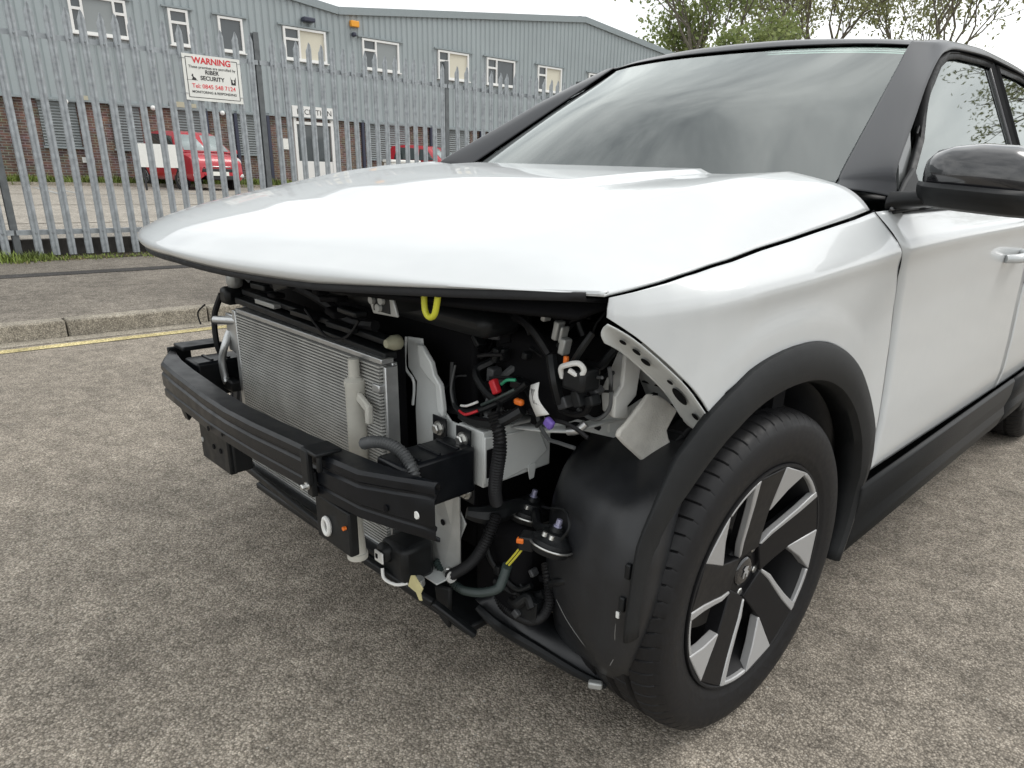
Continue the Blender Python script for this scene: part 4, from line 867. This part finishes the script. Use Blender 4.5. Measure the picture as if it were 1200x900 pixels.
# radiator pack
rad = G(); rad.box((-.354, -.520, .58), (.020, .032, .44)); rad.box((.316, -.512, .58), (.010, .030, .42)); rad.box((-.017, -.517, .800), (.665, .030, .012)); rad.box((-.017, -.517, .372), (.665, .030, .016)); rad.box((-.017, -.500, .585), (.665, .012, .42))
rado = rad.build('radiator', 'alu', car, bevel=.002)
g = G(); nf = 58
for i in range(nf):
    z = .384+i*(.412/nf); g.box((-.017, -.526, z), (.656, .018, .0034))
o = g.build('cooling_fins', 'alu_fin', rado, smooth=False); o['kind'] = 'stuff'
g = G()
for i in range(nf-1):
    z0 = .384+i*(.412/nf)+.0017; z1 = z0+.412/nf-.0034; pts_ = []
    for k in range(151): pts_.append((-.345+.656*k/150, -.520, z0 if k % 2 else z1))
    g.add(pts_+[(x, y-.0012, z) for x, y, z in pts_], [(k, k+1, 152+k, 151+k) for k in range(150)])
o = g.build('fin_mesh', 'alu_fin', rado, smooth=False); o['kind'] = 'stuff'
G().box((-.04, -.470, .585), (.64, .04, .46)).build('fan_shroud', 'void_black', rado)
for k, (z, y, h) in enumerate(((.818, -.505, .016), (.838, -.485, .014))): G().bar((-.36, y-.006, z+.006), (.31, y, z-.01), .030, h).build('top_carrier', 'plastic_black', rado, bevel=.003)
for x in (-.20, -.02, .14): G().box((x, -.512, .838), (.10, .02, .012)).build('carrier_clip', 'grey_metal' if x == -.2 else 'plastic_black', rado, bevel=.002)
dr_ = G(); dr_.lathe([(.485, .019), (.49, .0205), (.735, .0205), (.739, .022), (.750, .022), (.752, .0195), (.758, .012), (.795, .0115), (.797, .009)], 'z', 24, (.240, -.548, 0)); dro_ = dr_.build('receiver_drier', 'cream_plastic', rado)
g = G(); g.bar((.258, -.552, .722), (.300, -.555, .704), .012, .020); g.bar((.298, -.555, .714), (.298, -.555, .672), .014, .014, (0, 1, 0)); g.build('drier_bracket', 'cream_plastic', dro_, bevel=.004)
poly('bar_code_label', [(.232, .535), (.252, .535), (.252, .585), (.232, .585)], -.5695, 'paper_label', .001, dro_)
g = G()
for k in range(8): g.box((.242, -.5702, .540+k*.0052), (.014, .0008, .0022))
g.build('bar_code', 'sign_black', dro_, smooth=False)
G().box((.302, -.525, .745), (.026, .03, .018)).build('rail_clip', 'alu', rado, bevel=.003)
# far side pipework
G().tube([(-.405, -.530, .735), (-.402, -.548, .70), (-.412, -.556, .66), (-.408, -.556, .615), (-.398, -.556, .60)], .010, 10).build('coolant_pipe', 'alu', rado)
G().tube([(-.355, -.526, .770), (-.40, -.535, .766), (-.445, -.548, .762)], .011, 10).build('coolant_pipe', 'alu', rado)
G().box((-.385, -.528, .735), (.055, .012, .10)).build('pipe_bracket', 'alu', rado, bevel=.003)
G().box((-.392, -.545, .595), (.06, .03, .03)).build('pipe_block', 'plastic_black', rado, bevel=.006)
g = G(); g.tube([(-.43, -.53, .83), (-.455, -.545, .77), (-.45, -.55, .70), (-.452, -.54, .66)], .008, 8); g.build('far_hose', 'rubber', rado)
G().box((-.40, -.515, .83), (.05, .05, .045)).build('far_mount', 'plastic_black', rado, bevel=.012); G().box((-.385, -.51, .875), (.035, .04, .05)).build('far_mount', 'grey_metal', rado, bevel=.014)
g = G(); g.tube([(-.47, -.56, .80), (-.50, -.57, .775), (-.49, -.57, .745)], .0022, 6); g.build('far_wire', 'plastic_black', rado)
# bonnet slam panel and dark bay behind
g = G(); g.box((0, -.42, .900), (1.10, .10, .05)); sp_ = g.build('slam_panel', 'plastic_black', car, bevel=.02)
lt = G().prism([(.384, -.60, .952), (.463, -.60, .958), (.474, -.598, .922), (.40, -.598, .918)], (0, .006, 0)).build('bonnet_latch', 'grey_metal', sp_, bevel=.002)
for x, z in ((.405, .943), (.435, .946), (.425, .932)): G().lathe([(0, .008), (-.006, .007)], 'y', 10, (x, -.60, z)).build('latch_rivet', 'grey_metal', lt)
G().box((.43, -.55, .94), (.05, .1, .03)).build('latch_arm', 'plastic_black', lt)
G().tube([(.554, -.60, .972), (.555, -.60, .950), (.562, -.60, .940), (.572, -.60, .939), (.582, -.60, .948), (.590, -.60, .975)], .0052, 10).build('pull_loop', 'tow_yellow', sp_)
G().lathe([(-.016, .008), (0, .015), (.014, .015), (.018, .012)], 'y', 20, (.318, -.505, .836)).build('washer_cap', 'cap_beige', sp_)
g = G(); g.tube([(-.30, -.47, .875), (-.15, -.47, .885), (0, -.475, .87), (.12, -.48, .845), (.22, -.48, .85)], .012, 8); g.tube([(.02, -.53, .86), (.12, -.54, .82), (.20, -.54, .83), (.24, -.53, .87)], .003, 6); g.build('bay_hose', 'rubber', sp_)
bay = G(); bay.box((0, -.20, .62), (.84, .36, .50)); bay.build('bay_dark_fill', 'void_black', car, bevel=.01)  # black box added to fill the bay with darkness
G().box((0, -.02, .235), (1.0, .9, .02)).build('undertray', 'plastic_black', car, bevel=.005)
for s_ in (1, -1): G().box((s_*.60, .12, .62), (.02, .62, .80)).build('dark_inner_wing', 'void_black', car)  # black side walls added so the bay stays dark
# lower valance under the radiator
va = G(); va.bar((-.34, -.560, .378), (.30, -.585, .372), .014, .018); va.bar((.30, -.585, .372), (.47, -.535, .322), .014, .018); va.bar((.47, -.535, .325), (.54, -.48, .255), .02, .012); va.build('lower_valance', 'plastic_black', car, bevel=.004)
G().box((-.03, -.540, .366), (.66, .03, .012)).build('lower_carrier', 'plastic_black', car, bevel=.003)
G().lathe([(.380, .019), (.382, .021), (.393, .021), (.395, .018), (.48, .013)], 'z', 20, (.335, -.622, .026)).build('drain_spout', 'cream_plastic', car)
g = G(); g.box((.372, -.525, .388), (.085, .08, .085)); g.box((.352, -.56, .405), (.04, .04, .04)); lbx = g.build('pump_body', 'plastic_black', car, bevel=.012)
pl = G().box((.352, -.583, .400), (.030, .004, .026)).build('pump_clip', 'paper_label', lbx, bevel=.002); G().box((.347, -.5856, .401), (.007, .002, .010)).build('clip_hole', 'void_black', pl)
G().tube([(.355, -.578, .372), (.366, -.582, .354), (.392, -.572, .347), (.412, -.555, .352)], .0035, 8).build('pump_strap', 'paper_label', lbx)
G().lathe([(.325, .012), (.332, .016), (.345, .014)], 'z', 12, (.425, -.54, .018)).build('pump_nipple', 'grey_metal', lbx)
# near-side white body-in-white front: upright sheet, longitudinal, brackets
UP = G().prism([(x, -.440, z) for x, z in [(.274, .832), (.327, .837), (.331, .778), (.353, .771), (.379, .759), (.389, .705), (.417, .684), (.450, .684), (.484, .682), (.479, .663), (.439, .627), (.434, .50), (.461, .467), (.43, .40), (.395, .345), (.330, .340), (.300, .48), (.296, .68), (.304, .742), (.275, .767)]], (0, .004, 0))
upo = UP.build('front_upright', 'body_inner', car, bevel=.0015, smooth=False)
G().prism([(x, -.452, z) for x, z in [(.322, .828), (.338, .826), (.370, .797), (.378, .774), (.398, .757), (.406, .706), (.403, .690), (.386, .70), (.381, .752), (.352, .766), (.331, .780)]], (0, .012, 0)).build('upright_flange', 'body_inner', upo, bevel=.003)
G().tube([(.276, -.443, .832), (.274, -.447, .770), (.303, -.447, .742), (.297, -.447, .690)], .003, 6).build('upright_lip', 'body_inner', upo)
for (x, z) in ((.398, .668), (.473, .665)):
    bk = poly('bolt_plate', [(x-.022, z-.05), (x+.022, z-.05), (x+.022, z+.024), (x-.022, z+.024)], -.4555, 'painted_beam', .003, upo); bolt(bk, (x, -.456, z), r=.0105)
bk = poly('bolt_plate', [(.455, .530), (.500, .530), (.500, .575), (.470, .585), (.455, .572)], -.4500, 'painted_beam', .003, upo); bolt(bk, (.476, -.451, .553), r=.012, stud=.035)
for x, z, w_, h_ in ((.365, .650, .010, .008), (.445, .590, .008, .012), (.445, .655, .006, .006)): poly('slot', [(x, z), (x+w_, z), (x+w_, z+h_), (x, z+h_)], -.4412, 'void_black', .001, upo, 0)
lp = G(); lp.prism([(.366, -.478, .520), (.419, -.475, .545), (.456, -.452, .532), (.456, -.452, .375), (.418, -.468, .345), (.366, -.47, .352)], (0, .004, 0)); lpo = lp.build('lower_gusset', 'grey_metal', car, bevel=.0015, smooth=False)
G().lathe([(0, .007), (-.001, .007)], 'y', 14, (.418, -.4660, .465)).build('slot', 'void_black', lpo)
g = G(); g.box((.40, -.475, .347), (.10, .07, .004)); g.build('gusset_foot', 'body_inner', lpo, bevel=.001); bolt(lpo, (.385, -.49, .350), 'z', .009); bolt(lpo, (.432, -.468, .350), 'z', .007)
lo = G(); lo.box((.478, -.345, .628), (.076, .19, .118)); lo.prism([(.521, -.44, .678), (.521, -.292, .664), (.521, -.262, .607), (.521, -.306, .583), (.521, -.388, .573), (.521, -.44, .578)], (-.005, 0, 0)); loo = lo.build('longitudinal', 'body_inner', car, bevel=.004, sharp=30)
G().box((.523, -.428, .622), (.003, .018, .060)).build('slot', 'void_black', loo, bevel=.001)
G().prism([(.522, -.312, .590), (.522, -.325, .585), (.522, -.318, .555), (.522, -.306, .556), (.522, -.300, .588)], (.003, 0, 0)).build('tab', 'body_inner', loo, bevel=.001)
# rear panel rising towards the strut tower and white support bracket under the wing
st_ = G(); st_.grid(net([[(.53, -.38, .690), (.60, -.372, .700), (.655, -.34, .705)], [(.55, -.27, .688), (.62, -.262, .712), (.68, -.24, .712)], [(.58, -.16, .665), (.64, -.12, .70), (.71, -.10, .715)], [(.60, -.05, .65), (.66, -.02, .69), (.72, .0, .70)]], 4, 4)); sto = st_.build('strut_panel', 'body_inner', car, thick=.004, sharp=40)
G().prism([(.600, -.205, .660), (.640, -.235, .700), (.665, -.245, .712), (.690, -.16, .700), (.64, -.10, .655)], (.0, .004, -.03)).build('panel_skirt', 'body_inner', sto, bevel=.003)
BK = [(-.290, .862), (-.240, .840), (-.248, .775), (-.272, .760), (-.268, .732), (-.310, .745), (-.312, .785), (-.292, .804)]
wb = G(); wb.prism([(.720, y, z) for y, z in BK], (.010, 0, 0)); wb.prism([(.722, -.310, .745), (.722, -.312, .785), (.722, -.292, .804), (.722, -.290, .862), (.695, -.270, .858), (.690, -.272, .80), (.682, -.29, .782), (.682, -.288, .742)], (.0, .008, 0)); wb.build('support_bracket', 'board_white', car, bevel=.003, sharp=30)
G().prism([(.655, -.312, .748), (.690, -.228, .735), (.70, -.19, .752), (.72, -.15, .745), (.70, -.15, .672), (.665, -.235, .672), (.63, -.30, .695), (.59, -.36, .69)], (.004, .006, -.004)).build('strut_panel_face', 'body_inner', sto, bevel=.002)
G().prism([(.66, -.20, .85), (.73, -.24, .875), (.76, -.16, .80), (.72, -.08, .72), (.67, -.12, .72)], (.006, .006, .0)).build('inner_wing_panel', 'body_inner', car, bevel=.002)
# grey flange under the wing's front edge
E_ = [(-.458, .953), (-.436, .940), (-.410, .921), (-.366, .884), (-.316, .841), (-.275, .797), (-.248, .768), (-.225, .752)]
wd = [.006, .020, .034, .046, .056, .066, .064, .02]; rwA = [[(Xs(y, z)-.003, y-.002, z-.001) for y, z in E_], [(Xs(y, z)-.012-w_*.5, y+w_*.28, z-.010) for (y, z), w_ in zip(E_, wd)], [(Xs(y, z)-.012-w_, y+w_*.50, z-.022) for (y, z), w_ in zip(E_, wd)], [(Xs(y, z)-.014-w_, y+w_*.5+.012, z-.036) for (y, z), w_ in zip(E_, wd)]]
fln = G().grid(net(rwA, 3, 3)).build('wing_flange', 'body_inner', car, thick=.002, off=0)
def on_flange(i, f): a, b_ = Vector(rwA[0][int(i)]), Vector(rwA[0][min(int(i)+1, 7)]); c_, d_ = Vector(rwA[2][int(i)]), Vector(rwA[2][min(int(i)+1, 7)]); k = i-int(i); return a.lerp(b_, k).lerp(c_.lerp(d_, k), f)
for i, f, r_, r2 in ((1.4, .5, .005, .008), (2.2, .45, .006, .010), (2.7, .55, .008, .012), (3.7, .4, .006, .008), (4.4, .5, .014, .026), (5.6, .45, .007, .010)):
    c_ = on_flange(i, f); t1 = (on_flange(min(i+.3, 6.9), f)-on_flange(max(0, i-.3), f)).normalized(); t2 = (on_flange(i, .9)-on_flange(i, .1)).normalized(); nn = t1.cross(t2).normalized()
    if nn.y > 0: nn = -nn
    ps_ = [c_+nn*.0022+t1*(r2*math.cos(a))+t2*(r_*math.sin(a)) for a in [2*PI*q/16 for q in range(16)]]
    G().prism(ps_, nn*.0006).build('flange_hole', 'void_black', fln, smooth=False)
# white felt pad
ft = [(-.247, .784), (-.222, .778), (-.196, .765), (-.154, .734), (-.172, .712), (-.181, .700), (-.172, .68), (-.150, .650), (-.160, .632), (-.195, .623), (-.222, .634), (-.249, .654), (-.30, .696), (-.326, .720), (-.320, .732), (-.306, .738)]
g = G(); fo = G().prism([(.772+.05*(y+.24), y-.02, z+.008) for y, z in ft], (-.010, 0, 0)).build('felt_pad', 'felt_white', car, bevel=.005, bseg=3)
cl = G().lathe([(0, .007), (.003, .006)], 'x', 10, (.7685, -.242, .708)); cl.build('felt_clip', 'void_black', fo); G().box((.766, -.248, .773), (.01, .018, .03)).build('felt_strap', 'void_black', fo)
# wheel arch liner, front face
mat('dark_grey_plastic', (.05, .052, .055), .5); mat('lilac_nut', (.36, .36, .50), .35, metal=.6); mat('scuff', (.16, .16, .155), .8)
LN = []
for z, y, xo, xi in ((.165, -.285, .765, .52), (.22, -.34, .82, .56), (.32, -.395, .855, .625), (.42, -.412, .878, .645), (.52, -.406, .880, .645), (.585, -.385, .872, .635), (.63, -.345, .862, .625), (.665, -.265, .85, .62), (.685, -.15, .84, .62)):
    k_ = .15 if z < .2 else (.5 if z < .25 else 1.)
    LN.append([(.585, y+.13*k_, z), (.603, y+.075*k_, z), (.64, y+.040*k_, z), (.69, y+.022*k_, z), (.745, y+.008*k_, z), ((xo-.06+.74)/2, y+.004, z), (xo-.05, y-.001, z), (xo-.015, y+.008, z), (xo+.004, y+.03, z), (xo, y+.09, z)])
ln = G().grid(net(LN, 4, 5)); lno = ln.build('arch_liner', 'liner_black', car, thick=.004, off=0, sharp=60)
lm = G(); lm.v = [(-x, y+.06, z) for x, y, z in ln.v]; lm.f = ln.f; lm.build('arch_liner', 'liner_black', car, thick=.004, off=0, sharp=60)
def liny(x, z): return min(ln.v, key=lambda v: (v[0]-x)**2+(v[2]-z)**2+(.05 if v[1] > -.2 and z < .6 else 0))[1]
for sc in ([(.665, .36), (.70, .335), (.74, .30), (.775, .265), (.80, .245)], [(.845, .43), (.842, .38), (.835, .33), (.82, .29)], [(.70, .50), (.695, .42)], [(.76, .56), (.775, .50)]):
    G().tube([(x, liny(x, z)-.0015, z) for x, z in sc], .0009, 5).build('liner_scratch', 'scuff', lno)
for (x, z) in ((.855, .455), (.858, .52)): G().box((x, liny(x, z)-.004, z), (.012, .010, .030)).build('liner_clip', 'plastic_black', lno, bevel=.003)
G().box((.848, liny(.848, .43)-.003, .43), (.007, .004, .013)).build('liner_tag', 'paper_label', lno, bevel=.001)
# undertray lip with its scuffed grey edge
tl = G(); tl.tube([(.50, -.44, .285), (.545, -.43, .262), (.57, -.395, .225), (.62, -.372, .205), (.70, -.335, .172), (.752, -.302, .152)], [.008, .012, .014, .012, .010, .007], 8); tlo = tl.build('undertray_lip', 'plastic_black', car)
G().box((.742, -.326, .163), (.030, .016, .016), Matrix.Rotation(.6, 3, 'Z')).build('broken_tab', 'grey_metal', tlo, bevel=.004)
g = G(); g.grid(net([[(.48, -.43, .29), (.56, -.40, .23), (.65, -.36, .19), (.75, -.30, .155)], [(.50, -.30, .30), (.58, -.30, .25), (.67, -.28, .22), (.77, -.24, .19)]], 4, 1)); g.build('tray_panel', 'liner_black', tlo, thick=.004, off=0)
# horns on their bracket
hb = G(); hb.tube([(.50, -.470, .520), (.52, -.44, .512), (.525, -.40, .508), (.528, -.35, .505), (.56, -.335, .495), (.62, -.385, .505), (.675, -.405, .53)], [.012, .020, .022, .018, .012, .010, .009], 8); hbo = hb.build('horn_bracket', 'plastic_black', car)
for (x, y, z, r_, tilt) in ((.530, -.322, .488, .052, 14), (.682, -.412, .508, .043, 18)):
    h = bpy.data.objects.new('horn', None); COL.objects.link(h); h.parent = car; h.location = (x, y, z); h.rotation_euler = (R(-tilt), R(6), 0)
    G().lathe([(-.022, r_*.5), (-.020, r_*.86), (-.008, r_*.96), (.004, r_*.9), (.012, r_*.62), (.020, r_*.55), (.022, r_*.32), (.030, r_*.30), (.031, .004)], 'z', 36).build('horn_shell', 'plastic_black', h)
    G().tube([(r_*math.cos(a), r_*math.sin(a), -.006) for a in [2*PI*i/40 for i in range(41)]], .0022, 6, smooth=False).build('horn_rim', 'steel_bolt', h)
    g = G(); g.lathe([(.03, .0085), (.034, .0085), (.034, .006), (.046, .006), (.047, .003)], 'z', 10); g.build('horn_nut', 'lilac_nut', h, smooth=False)
    for a in (4.6, 5.2): G().lathe([(.012, .006), (.020, .0055)], 'z', 10, (r_*.62*math.cos(a), r_*.62*math.sin(a), 0)).build('horn_rivet', 'steel_bolt', h)
cn = G().box((.645, -.440, .505), (.030, .034, .030), Matrix.Rotation(.5, 3, 'Z')).build('horn_connector', 'plastic_black', hbo, bevel=.004); G().box((.643, -.458, .512), (.014, .012, .010), Matrix.Rotation(.5, 3, 'Z')).build('connector_lock', 'wire_orange', cn, bevel=.002)
for d in (0, .007): G().tube([(.636+d, -.450, .492), (.622+d, -.456, .468), (.606+d, -.458, .445)], .0022, 6).build('horn_wire', 'wire_yellow', cn)
G().tube([(.575, -.33, .515), (.63, -.37, .545), (.70, -.40, .575), (.73, -.42, .56), (.715, -.425, .53)], .0028, 6).build('earth_wire', 'plastic_black', hbo)
# corrugated hoses
for nm, pts_, r_, m_ in (('corrugated_hose', [(.375, -.618, .668), (.405, -.615, .680), (.44, -.606, .684), (.475, -.600, .676), (.505, -.600, .655), (.515, -.60, .63)], .0105, 'grey_hose'),
                         ('wiring_conduit', [(.545, -.44, .735), (.568, -.447, .705), (.574, -.45, .670), (.566, -.45, .625), (.556, -.445, .580), (.545, -.43, .545)], .0125, 'rubber'),
                         ('wiring_conduit', [(.545, -.43, .52), (.535, -.45, .46), (.50, -.46, .40), (.44, -.47, .345)], .011, 'rubber'),
                         ('wiring_conduit', [(.400, -.475, .37), (.422, -.462, .335), (.455, -.455, .318), (.487, -.452, .322), (.530, -.450, .340), (.571, -.448, .368), (.59, -.452, .40), (.606, -.456, .44)], .0085, 'hose_teal'),
                         ('wiring_conduit', [(.468, -.385, .295), (.505, -.385, .276), (.547, -.385, .268), (.60, -.385, .276), (.638, -.385, .305), (.652, -.38, .345), (.640, -.375, .390), (.62, -.36, .41)], .0095, 'rubber')):
    if m_ == 'grey_hose': mat('grey_hose', (.075, .078, .08), .5, var=.1)
    if m_ == 'hose_teal': mat('hose_teal', (.03, .045, .042), .45, var=.1)
    G().ribbed(pts_, r_).build(nm, m_, car, sharp=80)
G().lathe([(0, .014), (.004, .014)], 'x', 16, (.452, -.472, .352)).build('cable_tie', 'paper_label', car)
g = G(); g.tube([(.48, -.40, .45), (.50, -.41, .40), (.53, -.40, .36), (.57, -.39, .34), (.60, -.38, .36)], .006, 8); g.tube([(.50, -.39, .33), (.55, -.38, .32), (.60, -.37, .33), (.63, -.37, .35)], .010, 8); g.tube([(.66, -.36, .36), (.655, -.38, .39), (.70, -.39, .42), (.76, -.36, .44)], .008, 8); g.build('loose_cable', 'plastic_black', car)
g = G(); g.tube([(.55, -.385, .30), (.58, -.40, .315), (.60, -.39, .335), (.62, -.395, .32)], .012, 8); g.box((.60, -.375, .31), (.06, .04, .05)); g.build('plug_cluster', 'plastic_black', car, bevel=.006)
G().box((.50, -.33, .36), (.16, .12, .22)).build('washer_tank', 'void_black', car, bevel=.03)
G().prism([(.448, -.572, .394), (.461, -.572, .400), (.487, -.572, .381), (.476, -.570, .364), (.477, -.568, .347), (.468, -.568, .344), (.461, -.570, .360), (.437, -.572, .365)], (0, .002, 0)).build('masking_tape', 'tape_yellow', car, smooth=False)
G().prism([(.44, -.51, .34), (.48, -.50, .345), (.475, -.50, .245), (.455, -.51, .27)], (0, .01, 0)).build('valance_fin', 'plastic_black', car, bevel=.003)
# clutter in the empty headlamp opening
hl = G(); hl.box((.56, -.27, .80), (.20, .20, .16)); hl.box((.50, -.34, .745), (.12, .10, .05)); hl.box((.63, -.28, .77), (.10, .10, .10)); hlo = hl.build('headlamp_dark_fill', 'void_black', car, bevel=.02)  # black boxes added as the darkness deep in the opening
for k, (pts_, r_, m_) in enumerate(([[(.40, -.42, .80), (.41, -.43, .745), (.44, -.44, .715), (.50, -.44, .728), (.56, -.42, .765), (.60, -.41, .80)], .006, 'plastic_black'], [[(.455, -.445, .728), (.48, -.45, .735), (.505, -.445, .748)], .0025, 'paper_label'], [[(.45, -.445, .716), (.475, -.45, .716), (.505, -.445, .730)], .0028, 'wire_red'], [[(.555, -.43, .792), (.575, -.435, .805), (.592, -.43, .808)], .003, 'wire_green'], [[(.51, -.44, .742), (.56, -.44, .770), (.59, -.43, .79)], .003, 'hose_teal'], [[(.42, -.43, .80), (.412, -.435, .75), (.425, -.44, .725)], .0022, 'grey_hose'],
        [[(.44, -.43, .70), (.50, -.44, .705), (.56, -.44, .72), (.60, -.42, .75)], .011, 'plastic_black'], [[(.65, -.40, .86), (.67, -.41, .82), (.675, -.40, .78)], .010, 'plastic_black'], [[(.70, -.41, .845), (.735, -.42, .89), (.75, -.41, .92)], .006, 'plastic_black'])):
    G().tube(pts_, r_, 7).build('harness_wire', m_, car)
G().box((.535, -.428, .782), (.016, .014, .028), Matrix.Rotation(-.5, 3, 'Y')).build('red_plug', 'wire_red', hlo, bevel=.003); G().box((.600, -.428, .768), (.020, .012, .012)).build('orange_plug', 'wire_orange', hlo, bevel=.004)
tg_ = G().grid(net([[(.637, -.435, .810), (.662, -.44, .822)], [(.640, -.44, .785), (.668, -.447, .795)], [(.656, -.438, .757), (.688, -.44, .770)]], 2, 5)); tgo = tg_.build('paper_tag', 'paper_label', car, thick=.001)
g = G()
for k in range(5): g.bar((.6445+k*.004, -.4425, .807-k*.0), (.6535+k*.004, -.4445, .782), .0012, .0006)
g.build('tag_print', 'sign_black', tgo, smooth=False)
G().box((.681, -.432, .750), (.020, .012, .018), Matrix.Rotation(.5, 3, 'Y')).build('purple_plug', 'wire_purple', car, bevel=.004)
g = G(); g.tube([(.697, -.42, .835), (.700, -.428, .853), (.715, -.43, .862), (.735, -.425, .868), (.744, -.42, .858), (.735, -.42, .846), (.716, -.425, .852)], .0048, 8); g.build('white_clip', 'paper_label', car)
G().box((.722, -.40, .835), (.05, .05, .04)).build('grey_plug', 'plastic_black', car, bevel=.008)
G().box((.708, -.425, .868), (.008, .008, .014)).build('orange_tab', 'wire_orange', car, bevel=.002)
for (x, z, w_, h_) in ((.655, .905, .012, .035), (.672, .880, .014, .030), (.668, .90, .006, .03), (.625, .925, .010, .018), (.50, .83, .014, .03), (.52, .835, .008, .025), (.58, .845, .012, .014)): G().box((x, -.39, z), (w_, .02, h_), Matrix.Rotation(.2, 3, 'Y')).build('foil_wrap', 'grey_metal' if x > .6 else 'plastic_black', car, bevel=.003)
G().tube([(.662, -.36, .712), (.680, -.355, .718), (.692, -.345, .732)], .008, 10).build('hose_union', 'alu', car)
# dense loom and connectors filling the empty headlamp opening
rd = random.Random(5)
for i in range(34):
    x, y, z = rd.uniform(.40, .74), rd.uniform(-.40, -.30), rd.uniform(.70, .93); pts_ = [Vector((x, y, z))]
    d = Vector((rd.uniform(-1, 1), rd.uniform(-.3, .3), rd.uniform(-1, 1))).normalized()
    for k in range(4):
        d = (d+Vector((rd.gauss(0, .5), rd.gauss(0, .2), rd.gauss(0, .5)))).normalized(); q = pts_[-1]+d*rd.uniform(.03, .06); pts_.append(Vector((min(.76, max(.38, q.x)), min(-.26, max(-.425, q.y)), min(.945, max(.695, q.z)))))
    G().tube(pts_, rd.choice((.003, .004, .006, .008)), 6).build('harness_wire', rd.choice(('plastic_black', 'plastic_black', 'rubber', 'grey_hose')), car)
for i in range(26):
    x, y, z = rd.uniform(.40, .74), rd.uniform(-.405, -.32), rd.uniform(.70, .93)
    G().box((x, y, z), (rd.uniform(.012, .035), .025, rd.uniform(.010, .030)), Matrix.Rotation(rd.uniform(-.8, .8), 3, 'Y')).build('connector', rd.choice(('plastic_black', 'plastic_black', 'void_black', 'dark_grey_plastic')), car, bevel=.003)
for i in range(9):
    x, y, z = rd.uniform(.48, .62), rd.uniform(-.40, -.34), rd.uniform(.28, .40)
    G().box((x, y, z), (rd.uniform(.010, .025), .02, rd.uniform(.010, .022)), Matrix.Rotation(rd.uniform(-.8, .8), 3, 'Y')).build('connector', rd.choice(('plastic_black', 'void_black', 'dark_grey_plastic')), car, bevel=.003)
for i in range(12):
    x, z = rd.uniform(-.30, .28), rd.uniform(.86, .93); y = rd.uniform(-.56, -.46)
    G().box((x, y, z), (rd.uniform(.02, .08), .03, rd.uniform(.01, .025)), Matrix.Rotation(rd.uniform(-.3, .3), 3, 'Y')).build('connector', rd.choice(('plastic_black', 'void_black', 'dark_grey_plastic')), car, bevel=.004)
# black slab added for darkness behind; closes the bay above the arch
G().box((.62, .05, .80), (.5, .05, .36)).build('bay_dark_slab', 'void_black', car)
